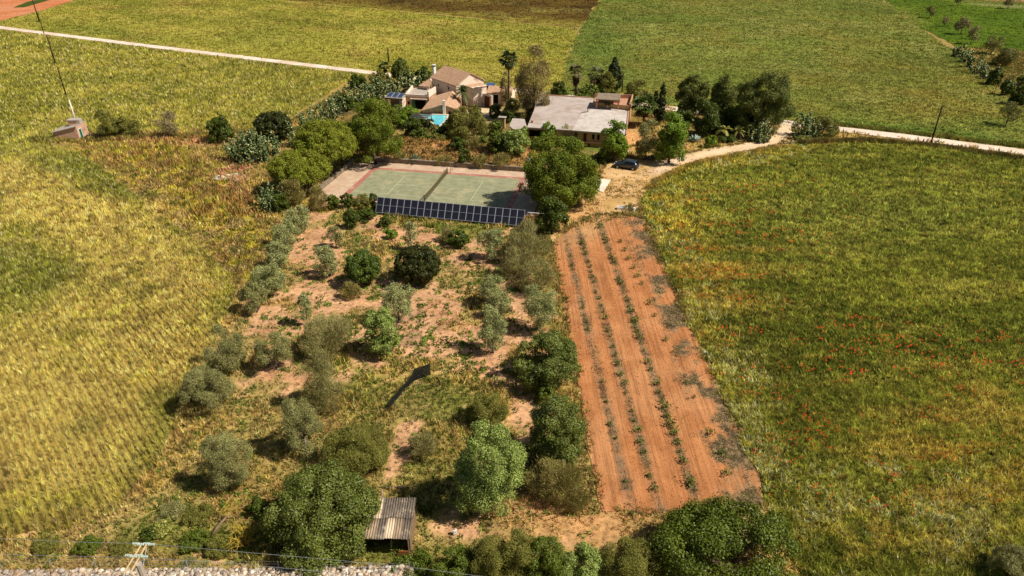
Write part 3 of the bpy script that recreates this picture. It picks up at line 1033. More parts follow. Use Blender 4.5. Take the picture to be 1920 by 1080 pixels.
#          clumps per m2, clump radius factor, leaf coverage, aspect, jitter, floor (lowest clump direction), colours
KIND = {
    'umbrella': dict(cl=1.5, cr=0.12, cov=2.7, asp=0.4, jit=.5, floor=-.35, core=.80, cols=[K(130, 136, 36), K(99, 109, 26), K(157, 155, 46)], mat='P', sq=1.0, lump=0.14),
    'pine': dict(lobes=16, cl=1.1, cr=0.15, cov=2.3, asp=0.4, jit=.6, floor=-.7, core=.72, cols=[K(115, 127, 34), K(85, 99, 23), K(144, 149, 41)], mat='P', sq=.9, lump=0.42),
    'dark_pine': dict(lobes=12, cl=.9, cr=0.16, cov=2.5, asp=0.4, jit=.6, floor=-.7, core=.7, cols=[K(110, 117, 48), K(79, 88, 31), K(139, 141, 62)], mat='P', sq=.9, lump=0.5),
    'carob': dict(lobes=15, cl=1.3, cr=0.18, cov=2.35, asp=.6, jit=.45, floor=-.75, core=.8, cols=[K(112, 121, 47), K(83, 97, 34), K(151, 155, 79)], mat='L', sq=.95, lump=0.34),  # third colour paints leaf sheen as paler leaves
    'lime': dict(lobes=11, cl=1.3, cr=.22, cov=2.4, asp=.6, jit=.45, floor=-.75, core=.8, cols=[K(119, 145, 36), K(92, 116, 26), K(155, 172, 50)], mat='L', sq=.95, lump=0.32),
    'grey_green': dict(lobes=14, cl=1.2, cr=0.18, cov=2.2, asp=.6, jit=.5, floor=-.75, core=.76, cols=[K(152, 167, 81), K(115, 132, 56), K(196, 204, 110)], mat='L', sq=.95, lump=0.36),
    'citrus': dict(cl=1.8, cr=.17, cov=3.0, asp=.6, jit=.4, floor=-.9, core=.86, cols=[K(90, 109, 35), K(69, 86, 23), K(117, 132, 50)], mat='L', sq=1, lump=0.16),
    'dark_round': dict(cl=2.4, cr=.13, cov=3.2, asp=.6, jit=.35, floor=-.95, core=.9, cols=[K(64, 70, 25), K(52, 56, 17), K(86, 88, 35)], mat='L', sq=1, lump=.04),
    'olive': dict(lobes=7, cl=.9, cr=0.2, cov=1.25, asp=.32, jit=.8, floor=-0.9, core=0.45, cols=[K(162, 164, 101), K(122, 127, 69), K(204, 202, 135)], mat='O', sq=.9, lump=0.6),
    'grey_olive': dict(lobes=8, cl=.9, cr=0.2, cov=1.3, asp=.3, jit=.85, floor=-0.9, core=0.45, cols=[K(151, 146, 88), K(117, 114, 60), K(183, 177, 112)], mat='O', sq=.9, lump=0.55),
    'scrub': dict(wisp=1, lobes=9, cl=.8, cr=.30, cov=0.62, asp=.25, jit=.9, floor=-.6, core=.5, cols=[K(161, 152, 93), K(129, 120, 66), K(190, 179, 116)], mat='O', sq=.8, lump=0.6),
    'dull_scrub': dict(lobes=11, cl=1., cr=0.2, cov=1.7, asp=.3, jit=.9, floor=-.7, core=.6, cols=[K(133, 129, 55), K(99, 99, 38), K(161, 154, 74)], mat='O', sq=.9, lump=0.5),
    'yellow_scrub': dict(wisp=1, lobes=8, cl=.9, cr=.28, cov=0.8, asp=.25, jit=.9, floor=-.7, core=.5, cols=[K(160, 146, 82), K(126, 116, 66), K(190, 176, 92)], mat='O', sq=.8, lump=0.55),
    'almond': dict(lobes=6, cl=.9, cr=.3, cov=.85, asp=.35, jit=.9, floor=-.5, core=.4, cols=[K(158, 139, 100), K(122, 113, 67), K(186, 166, 121)], mat='O', sq=.8, lump=.4),
    'green_almond': dict(lobes=6, cl=.9, cr=.3, cov=.9, asp=.35, jit=.9, floor=-.5, core=.4, cols=[K(129, 125, 63), K(100, 102, 44), K(162, 152, 88)], mat='O', sq=.8, lump=.4),
    'eucalypt': dict(lobes=9, cl=.8, cr=0.2, cov=1.1, asp=.3, jit=.9, floor=-.8, core=.55, cols=[K(148, 130, 78), K(112, 98, 50), K(182, 157, 103)], mat='O', sq=.8, lump=0.7),
    'hedge': dict(lobes=12, cl=1.3, cr=0.19, cov=2.2, asp=.6, jit=.5, floor=-.8, core=.75, cols=[K(105, 118, 36), K(77, 90, 25), K(132, 141, 48)], mat='L', sq=.95, lump=0.38),
    'dark_bush': dict(lobes=9, cl=1.3, cr=0.19, cov=2.6, asp=.6, jit=.5, floor=-.8, core=.76, cols=[K(85, 99, 29), K(62, 73, 18), K(110, 122, 39)], mat='L', sq=.95, lump=0.38),
    'cypress': dict(cl=2.6, cr=.16, cov=3.0, asp=.4, jit=.5, floor=-.98, core=.8, cols=[K(59, 67, 25), K(47, 54, 17), K(76, 81, 31)], mat='L', sq=1, lump=.1),
    'flower': dict(lobes=6, cl=1.2, cr=.26, cov=1.9, asp=.6, jit=.8, floor=-.7, core=.6, cols=[K(138, 143, 54), K(105, 109, 36), K(255, 242, 144)], mat='O', sq=.9, lump=.3),
}
LEAF_CAP = 56000
MATS = {'P': M_PINE, 'L': M_LEAF, 'O': M_OLIVE}


def crown(seed, kind, Rx, Ry, Cz, zc, leaf, conical=0.0, base_z=0.15):
    """leaf clumps spread through an uneven ellipsoid volume"""
    k = KIND[kind]
    rng = np.random.default_rng(seed)
    area = 4 * np.pi * ((Rx * Ry) ** 1.6 / 3 + 2 * (Rx * Cz) ** 1.6 / 3) ** (1 / 1.6)
    cr = k['cr'] * (Rx * Ry * Cz) ** (1 / 3) * 1.15
    nc = int(np.clip(area * .42 / (cr * cr), 14, 420))
    S = np.array([Rx - cr * .8, Ry - cr * .8, Cz - cr * .8])
    S = np.maximum(S, .25 * np.array([Rx, Ry, Cz]))
    d = unit(rng.normal(0, 1, (nc * 3, 3)))
    d = d[d[:, 2] > k['floor']][:nc]
    nc = len(d)
    nl_ = k.get('lobes', 0)
    if nl_ and not conical:
        # boughs: each a smaller uneven mass of clumps with gaps in between
        ld = unit(rng.normal(0, 1, (nl_ * 6, 3)) * np.array([1, 1, .75]))
        ld = ld[ld[:, 2] > k['floor'] * .8]
        sel = [0]
        for _ in range(min(nl_, len(ld)) - 1):          # spread the boughs apart
            dist = np.min(np.linalg.norm(ld[:, None] - ld[sel][None], axis=2), axis=1) * rng.uniform(.7, 1, len(ld))
            sel.append(int(dist.argmax()))
        ld = ld[sel]
        lr = rng.uniform(.30, .50, len(ld)) * (1.25 if nl_ < 8 else 1.0)
        lc = ld * np.minimum(1 - lr * rng.uniform(.7, 1.05, len(ld)), .78)[:, None]
        li = rng.choice(len(ld), nc, p=lr ** 2 / (lr ** 2).sum())
        dd_ = unit(d + .75 * ld[li] + np.array([0, 0, .15]))
        q = lc[li] + dd_ * (lr[li] * rng.uniform(.55, 1.0, nc))[:, None]
        fill = rng.uniform(0, 1, nc) < .14
        q[fill] = d[fill] * rng.uniform(.2, .6, (fill.sum(), 1))
        q[:, :2] /= np.percentile(np.linalg.norm(q[:, :2], axis=1), 92)
        q[:, 2] -= (np.percentile(q[:, 2], 97) + np.percentile(q[:, 2], 3)) / 2
        q[:, 2] /= np.percentile(np.abs(q[:, 2]), 95)
        cc = q * S * .93
    else:
        # low frequency lumps make the outline uneven
        ld = unit(rng.normal(0, 1, (7, 3)))
        la = rng.uniform(-1, 1, 7)
        lump = 1 + k['lump'] * np.tanh((np.maximum(d @ ld.T, 0) ** 3) @ la)
        rad = rng.uniform(k['core'], 1.0, nc) ** .7 * lump / np.percentile(lump, 92)
        inner = rng.uniform(0, 1, nc) < .16
        rad = np.where(inner, rad * .6, rad)
        cc = d * rad[:, None] * S
    if conical:
        f = 1 - conical * np.clip(cc[:, 2] / Cz, -1, 1)
        cc[:, :2] *= np.clip(f, .12, 1.6)[:, None]
    crr = cr * rng.uniform(.7, 1.3, nc)
    if conical:
        crr *= np.clip(1 - .5 * conical * np.clip(cc[:, 2] / Cz, 0, 1), .4, 1)
    lw = leaf * k['asp']
    want = area * k['cov'] / (leaf * lw * .5)
    if want > LEAF_CAP:
        leaf *= math.sqrt(want / LEAF_CAP); lw = leaf * k['asp']
    nl = int(np.clip(want, 260, LEAF_CAP))
    w = crr ** 2
    ci = rng.choice(nc, nl, p=w / w.sum())
    out = unit(cc[ci] + 1e-6) if not conical else unit(cc[ci] * np.array([1, 1, .3]) + 1e-6)
    dd = unit(rng.normal(0, 1, (nl, 3)) + .55 * out + np.array([0, 0, .25]))
    rr_ = crr[ci] * rng.uniform(.45, 1.05, nl) ** .6
    stray = rng.uniform(0, 1, nl) < .11
    rr_ = np.where(stray, rr_ * rng.uniform(1.0, 1.6, nl), rr_)
    P = cc[ci] + dd * rr_[:, None] * np.array([1, 1, .9])
    P[:, 2] += zc
    ok = P[:, 2] > base_z * rng.uniform(.3, 1.5, nl)
    P, dd, ci = P[ok], dd[ok], ci[ok]
    nl = len(P)
    Nn = unit(dd + k['jit'] * rng.normal(0, 1, (nl, 3)))
    pal = np.array(k['cols'])
    cw = rng.dirichlet((3, 2, 1.4), nc)
    base = (cw @ pal)[ci] * (1 + .14 * rng.normal(0, 1, (nc, 1)))[ci]
    pi_ = rng.choice(3, nl, p=(.5, .3, .2))
    C = .55 * base + .45 * pal[pi_]
    C = C * (1 + .2 * rng.normal(0, 1, (nl, 1)))
    T = None
    if k.get('wisp'):
        T = unit(out[ok] * .6 + np.array([0, 0, .9]))
        leaf, lw = leaf * 2.2, lw * .75
    V, F, CC = leaves(rng, P, Nn, leaf, lw, np.clip(C, .003, 1), T)
    return V, F, CC, cc + np.array([0, 0, zc])


def trunk_bm(rng, h, r, targets, lean=(0, 0), stems=1):
    bm = bmesh.new()
    for sidx in range(stems):
        a = rng.uniform(0, 6.28)
        off = Vector((math.cos(a), math.sin(a), 0)) * (r * 1.6 if stems > 1 else 0)
        top = Vector((lean[0] + (off.x * 2.2 if stems > 1 else 0), lean[1] + (off.y * 2.2 if stems > 1 else 0), h))
        pts = [off + Vector((0, 0, -.15))]
        for t in (.0, .3, .65, 1):
            j = Vector((rng.uniform(-1, 1), rng.uniform(-1, 1), 0)) * r * .8 * (t > 0)
            pts.append(off.lerp(top, t) + j)
        rs = [r * 1.5, r * 1.25, r, r * .85, r * .7]
        tube(bm, pts, [v / math.sqrt(stems) for v in rs], 7)
        tip = pts[-1]
        for q in targets[sidx::stems]:
            q = Vector(q)
            mid = tip.lerp(q, .5) + Vector((rng.uniform(-.1, .1), rng.uniform(-.1, .1), .1)) * q.length * .3
            rr_ = r * .42 / math.sqrt(stems)
            tube(bm, [tip - Vector((0, 0, r * .4)), mid, q], [rr_, rr_ * .65, rr_ * .25], 5)
    return bm


def fit(bbox, clear, flat=.35):
    """crown ellipsoid (centre on the land, radius, half height, centre height) from its outline in the survey photo"""
    x0, y0, x1, y1 = bbox
    cx, cy = (x0 + x1) / 2, (y0 + y1) / 2
    zc = clear + 1.0
    for _ in range(8):
        p = G(cx, cy, zc)
        s = ppm(p)
        R = (x1 - x0) / 2 / s
        hh = (y1 - y0) / 2 / s
        al = TH + math.atan((cy - 540) / FPX)
        t = (hh * hh - (R * math.sin(al)) ** 2) / math.cos(al) ** 2
        c = math.sqrt(max(t, (flat * R) ** 2))
        zc = clear + c
    return G(cx, cy, zc), R, c, zc, s


SEED = [100]


def bank_height(x, y):
    """height of the earth bank behind the court at a point of the land"""
    dx, dy = x - CO.x, y - CO.y
    U = dx * math.cos(CA) + dy * math.sin(CA); Vv = -dx * math.sin(CA) + dy * math.cos(CA)
    f = lambda a, b, v: float(sstep(a, b, np.array([v]))[0])
    return 1.75 * f(9.4, 15.0, Vv) * f(20.5, 17.0, Vv) * f(-17, -12, U) * f(13, 10, U) * .95


def fit_on(bbox, clear):
    """as fit(), standing on the bank where there is one"""
    z0 = 0.0
    for _ in range(4):
        p, R, c, zc, s = fit(bbox, clear + z0)
        z0 = bank_height(p.x, p.y)
    return p, R, c, zc - z0, s, z0


def leafsize(s, k=1.7, lo=.085):
    return max(lo, k / (s * .533))


def tree(name, cat, kind, bbox, label, clear=1.0, group=None, stems=1, tr=None, bark=None, conical=0.0, shape=None, ls=1.0,
         tname='trunk'):
    SEED[0] += 1
    p, R, c, zc, s, z0 = fit_on(bbox, clear)
    root = thing(name, label, cat, (p.x, p.y, z0), 0, group)
    V, F, CC, cc = crown(SEED[0], kind, R, R, c, zc, leafsize(s) * ls, conical, base_z=max(.1, clear * .6))
    rng = random.Random(SEED[0])
    r = tr or max(.05, R * .075)
    h = max(.3, zc - c * .55)
    tg = [cc[i] for i in np.random.default_rng(SEED[0]).permutation(len(cc))[:9]]
    bm_obj(tname, trunk_bm(rng, h, r, tg, (0, 0), stems), bark or M_BARK, root, True)
    link('crown', np_mesh('crown', V, F, CC), MATS[KIND[kind]['mat']], root)
    return root


def shrub(name, cat, kind, bbox, label, group=None, ls=1.0, conical=0.0, clear=0.0):
    """leafy to the ground: one mesh"""
    SEED[0] += 1
    p, R, c, zc, s, z0 = fit_on(bbox, clear)
    V, F, CC, cc = crown(SEED[0], kind, R, R, c, max(zc, c * .9), leafsize(s) * ls, conical, base_z=.05)
    o = link(name, np_mesh(name, V, F, CC), MATS[KIND[kind]['mat']])
    o.location = (p.x, p.y, z0)
    return tag(o, label, cat, group)


def bare_stems(o_root, seed, R, h, n=14, mat=None, name='stems'):
    rng = random.Random(seed)
    bm = bmesh.new()
    for i in range(n):
        a = rng.uniform(0, 6.28); rr_ = R * rng.uniform(.3, .9)
        tube(bm, [(0, 0, 0), (math.cos(a) * rr_ * .4, math.sin(a) * rr_ * .4, h * .5),
                  (math.cos(a) * rr_, math.sin(a) * rr_, h * rng.uniform(.7, 1.1))], [.03, .022, .01], 4)
    return bm_obj(name, bm, mat or M_BARKG, o_root, True)


def cactus(bbox, label, group=None, name='prickly_pear', pad=None):
    """prickly pear: chains of flat oval pads"""
    SEED[0] += 1
    rng = np.random.default_rng(SEED[0])
    p, R, c, zc, s = fit(bbox, 0.0)
    H = zc + c
    ps = pad or max(.40, 2.6 / (s * .533))
    V, F, Cc = [], [], []
    ang = np.arange(8) * np.pi / 4
    nchain = int(np.clip(2.2 * R * R / (ps * ps) * .5, 10, 90))
    off = 0
    pal = [K(104, 120, 62), K(78, 94, 44), K(150, 158, 104), K(196, 194, 132)]
    # trodden mat of dead pads that joins the stems at the ground
    V += [np.array([np.cos(t) * R * 1.0, np.sin(t) * R * 1.0, .0]) for t in np.arange(14) * np.pi / 7] + [np.array([0, 0, .22])]
    F += [(k, (k + 1) % 14, 14) for k in range(14)]
    Cc += [K(96, 84, 56)] * 15
    off = 15
    def pad_at(q, up2, hh):
        nonlocal off
        sd = np.cross(up2, rng.normal(0, 1, 3)); sd /= np.linalg.norm(sd)
        nn = np.cross(up2, sd)
        ww = hh * rng.uniform(.6, .8)
        cpt = q + up2 * hh * .5
        ring = [cpt + up2 * np.sin(t) * hh * .5 + sd * np.cos(t) * ww * .5 for t in ang]
        V.extend(ring + [cpt + nn * .06, cpt - nn * .06])
        for k in range(8):
            F.append((off + k, off + (k + 1) % 8, off + 8)); F.append((off + (k + 1) % 8, off + k, off + 9))
        Cc.extend([pal[rng.choice(4, p=(.38, .34, .18, .10))] * rng.uniform(.75, 1.2)] * 10)
        off += 10
    for i in range(nchain):
        a = rng.uniform(0, 6.28); r0 = R * np.sqrt(rng.uniform(0, 1)) * .9
        q = np.array([np.cos(a) * r0, np.sin(a) * r0, 0.])
        top = H * np.sqrt(max(0, 1 - (r0 / R) ** 2)) * rng.uniform(.7, 1.05) + .2
        while q[2] < top:
            hh = ps * rng.uniform(.7, 1.25)
            up2 = rng.normal(0, .7, 3) + np.array([np.cos(a) * .3 * r0 / R, np.sin(a) * .3 * r0 / R, 1.]); up2[2] = abs(up2[2]) + .1; up2 /= np.linalg.norm(up2)
            pad_at(q, up2, hh)
            for _ in range(2):                            # side pads sprouting from the rim
                u3 = up2 + rng.normal(0, .9, 3); u3[2] = abs(u3[2]); u3 /= np.linalg.norm(u3)
                pad_at(q + up2 * hh * rng.uniform(.4, .85), u3, hh * rng.uniform(.6, .95))
            q = q + up2 * hh * .85
    o = link(name, np_mesh(name, np.array(V), np.array(F), np.array(Cc)), M_PAD)
    o.location = (p.x, p.y, 0)
    return tag(o, label, 'cactus', group)


def agave(bbox, label, col=(150, 164, 140), n=26, name='agave', width=.09, cat='agave'):
    SEED[0] += 1
    rng = np.random.default_rng(SEED[0])
    p, R, c, zc, s, z0 = fit_on(bbox, 0.0)
    L = max(R, c) * 1.15
    V, F, C = [], [], []
    off = 0
    for i in range(n):
        a = rng.uniform(0, 6.28); el = rng.uniform(.25, 1.35)
        d = np.array([np.cos(a) * np.cos(el), np.sin(a) * np.cos(el), np.sin(el)])
        sd = np.array([-np.sin(a), np.cos(a), 0]); w = L * width * rng.uniform(.8, 1.2)
        up = np.cross(sd, d)
        b = d * .1; m = d * L * .55 + up * L * .03; t = d * L * rng.uniform(.85, 1.05) - np.array([0, 0, L * .12])
        V += [b - sd * w * .7, b + sd * w * .7, m - sd * w, m + sd * w, t, m - up * w * .5, b - up * w * .5]
        F += [(off, off + 1, off + 3), (off, off + 3, off + 2), (off + 2, off + 3, off + 4), (off, off + 2, off + 5), (off, off + 5, off + 6),
              (off + 1, off + 6, off + 5), (off + 1, off + 5, off + 3), (off + 2, off + 4, off + 5), (off + 3, off + 5, off + 4)]
        C += [K(*col) * rng.uniform(.75, 1.25)] * 7
        off += 7
    o = link(name, np_mesh(name, np.array(V), np.array(F), np.array(C)), M_PAD)
    o.location = (p.x, p.y, z0 + .02)
    return tag(o, label, cat)


def fronds(rng, n, L, fan, col, dead=0.0, droop=.5, wid=.5):
    """palm crown as one mesh: fan leaves (blades from a hub) or feather leaves (leaflets along a rib)"""
    V, F, C = [], [], []
    off = 0
    for i in range(n):
        a = rng.uniform(0, 6.28)
        dd = rng.uniform(0, 1) < dead
        el = rng.uniform(-1.25, -.6) if dd else rng.uniform(-.45, 1.35)
        d = np.array([np.cos(a) * np.cos(el), np.sin(a) * np.cos(el), np.sin(el)])
        sd = np.array([-np.sin(a), np.cos(a), 0.])
        c = (K(140, 112, 70) if dd else K(*col)) * rng.uniform(.7, 1.3)
        l = L * rng.uniform(.85, 1.1)
        if fan:
            hub = d * l * .5
            V += [-sd * .03, sd * .03, hub]
            F.append((off, off + 1, off + 2)); C += [c] * 3; off += 3
            for k in range(11):
                t = (k - 5) / 5 * 1.45
                bd = d * np.cos(t) + sd * np.sin(t)
                tip = hub + bd * l * .5 * rng.uniform(.85, 1.05) - np.array([0, 0, l * .13 * rng.uniform(.5, 1.6)])
                pd = np.cross(bd, np.cross(d, sd)); w = l * .055
                m = hub + bd * l * .25
                V += [hub, m - pd * w, tip, m + pd * w]
                F += [(off, off + 1, off + 2), (off, off + 2, off + 3)]; C += [c * rng.uniform(.8, 1.2)] * 4; off += 4
        else:
            K_ = 9
            for k in range(K_):
                t = (k + .5) / K_
                q = d * l * t - np.array([0, 0, droop * l * t * t])
                tg = d - np.array([0, 0, 2 * droop * t]); tg /= np.linalg.norm(tg)
                for sg in (-1, 1):
                    ld = tg * .55 + sd * sg * .8 - np.array([0, 0, .2])
                    ll = l * wid * .5 * (1 - .65 * abs(t - .4))
                    w = l * .06
                    V += [q - tg * w, q + tg * w, q + ld * ll]
                    F.append((off, off + 1, off + 2)); C += [c * rng.uniform(.8, 1.2)] * 3; off += 3
    F = np.array([f if len(f) == 3 else f for f in F])
    return np.array(V), F, np.array(C)


def palm(base_px, crown_bbox, label, fan=True, n=30, col=(86, 100, 50), dead=.15, group=None, name='palm_tree', tr=.16, skirt=0):
    SEED[0] += 1
    rng = np.random.default_rng(SEED[0])
    b = G(*base_px)
    x0, y0, x1, y1 = crown_bbox
    h = z_at(b, (y0 + y1) / 2)
    s = ppm((b.x, b.y, h))
    L = (x1 - x0) / 2 / s * 1.08
    tx = ((x0 + x1) / 2 - base_px[0]) / s - b.x * (ppm((b.x, b.y, h)) - ppm(b)) / s   # lean of the stem after perspective
    root = thing(name, label, 'palm', b, 0, group)
    bm = bmesh.new()
    tube(bm, [(0, 0, -.2), (tx * .1, 0, h * .3), (tx * .5, 0, h * .7), (tx, 0, h)], [tr * 1.5, tr, tr * .9, tr * 1.1], 8)
    bm_obj('trunk', bm, M_BARK, root, True)
    V, F, C = fronds(rng, n, L, fan, col, dead)
    o = link('crown', np_mesh('crown', V, F, C), M_LEAF, root)
    o.location = (tx, 0, h)
    if skirt:
        V, F, C = fronds(rng, 40, L * .7, True, col, 1.0)
        C[:] = K(104, 80, 52) * rng.uniform(.6, 1.2, (len(C), 1))
        V[:, 2] *= skirt
        V[:, :2] *= .7
        o = link('dead_frond_skirt', np_mesh('dead_frond_skirt', V, F, C), M_LEAF, root)
        o.location = (tx, 0, h - .1)
    return root

# ---- pines and trees round the court and the houses
tree('umbrella_pine', 'pine tree', 'umbrella', (496, 277, 621, 357), 'low umbrella pine with rounded crown, nearer of two at the left end of the court', .9)
tree('umbrella_pine', 'pine tree', 'umbrella', (545, 221, 676, 322), 'larger umbrella pine with smooth domed crown, behind the low one left of the court', 1.0)
tree('pine_tree', 'pine tree', 'pine', (638, 186, 757, 302), 'big clumpy pine between the umbrella pines and the pergola, at the far left court corner', .7)
tree('pine_tree', 'pine tree', 'pine', (973, 256, 1128, 384), 'biggest clumpy pine, shading the right end of the tennis court', .6)
tree('broadleaf_tree', 'tree', 'dark_bush', (1001, 369, 1069, 437), 'dark dense tree just right of the solar panel row, by the top of the vineyard', .3)
tree('broadleaf_tree', 'tree', 'lime', (1122, 227, 1180, 295), 'mid green tree in front of the right end of the flat roofed house', .8)
tree('olive_tree', 'olive tree', 'grey_olive', (1190, 224, 1238, 293), 'dull grey olive tree beside the steps between flat house and driveway', .6, bark=M_BARKG)
tree('broadleaf_tree', 'tree', 'lime', (1228, 211, 1291, 300), 'bright round headed tree right of the dull olive, above the bend of the dirt yard', .6)
tree('pine_tree', 'pine tree', 'dark_pine', (1264, 141, 1332, 218), 'leftmost dark pine of the grove by the driveway entrance', .6)
tree('pine_tree', 'pine tree', 'dark_pine', (1330, 144, 1384, 224), 'narrow dark pine in the middle of the grove by the driveway entrance', .6)
tree('pine_tree', 'pine tree', 'dark_pine', (1376, 139, 1486, 248), 'widest dark pine of the grove, at the driveway bend', .4)
tree('olive_tree', 'olive tree', 'grey_olive', (1270, 170, 1306, 217), 'small grey olive in front of the leftmost dark grove pine', .5, bark=M_BARKG)
shrub('shrub', 'shrub', 'dark_bush', (1300, 190, 1358, 254), 'large dark shrub under the grove pines behind the small agaves')
shrub('shrub', 'shrub', 'dark_bush', (1352, 196, 1412, 244), 'black green shrub in the shade of the widest grove pine')
shrub('shrub', 'shrub', 'dark_bush', (1262, 205, 1302, 240), 'dark shrub behind the round headed tree at the yard bend')
tree('eucalyptus_tree', 'tree', 'eucalypt', (966, 88, 1037, 208), 'tall brownish airy eucalyptus beside the tall fan palm', 1.6, tr=.28, bark=M_BARKG)
tree('slender_tree', 'tree', 'eucalypt', (936, 136, 962, 190), 'thin sparse tree behind the tall fan palm trunk', .8, bark=M_BARKG)
palm((954, 205), (935, 95, 973, 128), 'tall fan palm with a long bare trunk between the two houses', True, 34, (92, 104, 62), .12, tr=.17, skirt=1.4)
palm((868, 207), (846, 156, 888, 186), 'date palm with arching feather leaves in front of the white farmhouse', False, 34, (80, 96, 44), .1, tr=.2)
palm((1080, 178), (1064, 122, 1097, 146), 'short fan palm with a thick skirt of dead leaves behind the flat roof', True, 34, (112, 110, 62), .25, tr=.3, skirt=2.3)
palm((1112, 172), (1100, 124, 1136, 156), 'ragged fan palm leaning beside the spiky conifer', True, 22, (108, 112, 60), .3, tr=.18, skirt=1.3)
shrub('conifer', 'conifer tree', 'cypress', (1136, 105, 1166, 173), 'dark spiky conifer behind the roof terrace', conical=.85)
tree('broadleaf_tree', 'tree', 'dull_scrub', (1118, 134, 1157, 174), 'rounded grey green tree between ragged palm and spiky conifer', .4)
tree('broadleaf_tree', 'tree', 'dull_scrub', (1168, 149, 1218, 192), 'dusty green tree right of the terrace, beside the thin pole', .4)
shrub('shrub', 'shrub', 'dark_bush', (1030, 154, 1064, 180), 'bushy dark green shrub behind the flat roof, next to the eucalyptus')
shrub('shrub', 'shrub', 'hedge', (1085, 160, 1126, 182), 'low green shrub behind the flat roof between the palms')
palm((1206, 236), (1182, 176, 1234, 222), 'bushy green fan palm at the right wall of the flat roofed house', True, 44, (104, 120, 56), .08, tr=.22, skirt=1.0)
shrub('cypress_tree', 'cypress', 'cypress', (1232, 154, 1249, 232), 'tall slim cypress by the lane behind the yard', conical=.45)
shrub('cypress_tree', 'cypress', 'cypress', (1222, 169, 1236, 218), 'short slim cypress beside the tall one', conical=.5)
agave((1288, 237, 1319, 266), 'silver blue agave rosette at the yard edge left of the clipped balls', n=34)
shrub('topiary_ball', 'shrub', 'lime', (1321, 254, 1345, 276), 'brightest and largest clipped round bush on the driveway verge')
shrub('topiary_ball', 'shrub', 'citrus', (1361, 253, 1380, 267), 'clipped round bush under the small yellow palms, right of the pair')
shrub('topiary_ball', 'shrub', 'citrus', (1346, 255, 1362, 267), 'smallest clipped round bush under the small yellow palms')
palm((1358, 262), (1344, 230, 1374, 256), 'small yellow green palm behind the clipped bushes, left one', False, 24, (166, 160, 74), .1, tr=.12)
palm((1382, 262), (1370, 231, 1398, 256), 'small yellow green palm behind the clipped bushes, right one', False, 24, (156, 152, 70), .1, tr=.12)
cactus((1404, 227, 1448, 264), 'prickly pear clump inside the driveway bend')
cactus((1487, 215, 1532, 256), 'blue green prickly pear at the corner of lane and driveway')
shrub('shrub', 'shrub', 'dull_scrub', (1518, 219, 1574, 256), 'wide olive brown shrub on the lane verge right of the corner cactus')
shrub('shrub', 'shrub', 'flower', (1490, 254, 1520, 264), 'low pale flowering plant below the corner cactus')
# ---- left of the court
shrub('evergreen_shrub', 'shrub', 'dark_round', (477, 208, 548, 264), 'big dark rounded evergreen behind the prickly pear left of the pines')
shrub('evergreen_shrub', 'shrub', 'dark_bush', (387, 220, 437, 266), 'lone round evergreen on the wheat edge, right of the pale wispy bush')
shrub('shrub', 'shrub', 'dull_scrub', (177, 206, 222, 258), 'dusty green bush nearest the pump house')
shrub('shrub', 'shrub', 'dull_scrub', (219, 219, 263, 255), 'low loose bush second from the pump house')
shrub('shrub', 'shrub', 'almond', (294, 211, 335, 258), 'pale wispy grey bush halfway along the wheat edge')
cactus((429, 246, 519, 299), 'broad prickly pear clump left of the umbrella pines')
cactus((483, 345, 532, 393), 'prickly pear with pale pads under the low umbrella pine')
shrub('shrub', 'shrub', 'yellow_scrub', (528, 334, 569, 388), 'brownish bush against the low umbrella pine, beside the cactus')
shrub('shrub', 'shrub', 'dark_bush', (508, 362, 543, 396), 'blackish bush below the brownish one at the low umbrella pine')
HG = 'prickly pears of the hedge behind the pines'
for bb, lb in (((534, 226, 566, 272), 'prickly pear of the hedge, touching the big dark rounded evergreen'),
               ((556, 206, 594, 244), 'prickly pear second from the lower left of the long hedge'),
               ((588, 192, 628, 228), 'prickly pear in the long cactus hedge above the larger umbrella pine'),
               ((612, 178, 652, 212), 'prickly pear of the hedge left of the dark hedge shrub'),
               ((646, 158, 694, 200), 'pale prickly pear of the hedge above the big clumpy pine'),
               ((684, 150, 730, 186), 'prickly pear of the hedge left of the roof solar panels'),
               ((722, 140, 768, 176), 'prickly pear of the hedge behind the solar lean-to'),
               ((756, 134, 796, 164), 'prickly pear of the hedge nearest the farmhouse')):
    cactus(bb, lb, HG)
shrub('shrub', 'shrub', 'dark_bush', (653, 141, 690, 166), 'dark shrub at the end of the pale lane, above the cactus hedge')
shrub('shrub', 'shrub', 'dull_scrub', (688, 131, 728, 168), 'olive green bush beside the small fan palm behind the farmhouse')
palm((721, 160), (709, 112, 733, 138), 'small fan palm by the pole behind the farmhouse', True, 26, (84, 92, 48), .15, tr=.18, skirt=1.2)
shrub('evergreen_tree', 'tree', 'dark_pine', (730, 106, 770, 158), 'dark pointed evergreen behind the farmhouse', conical=.3)
shrub('shrub', 'shrub', 'dark_bush', (776, 126, 810, 156), 'dark shrub beside the white chimney')
shrub('shrub', 'shrub', 'dark_bush', (631, 176, 664, 208), 'dark shrub inside the long cactus hedge')
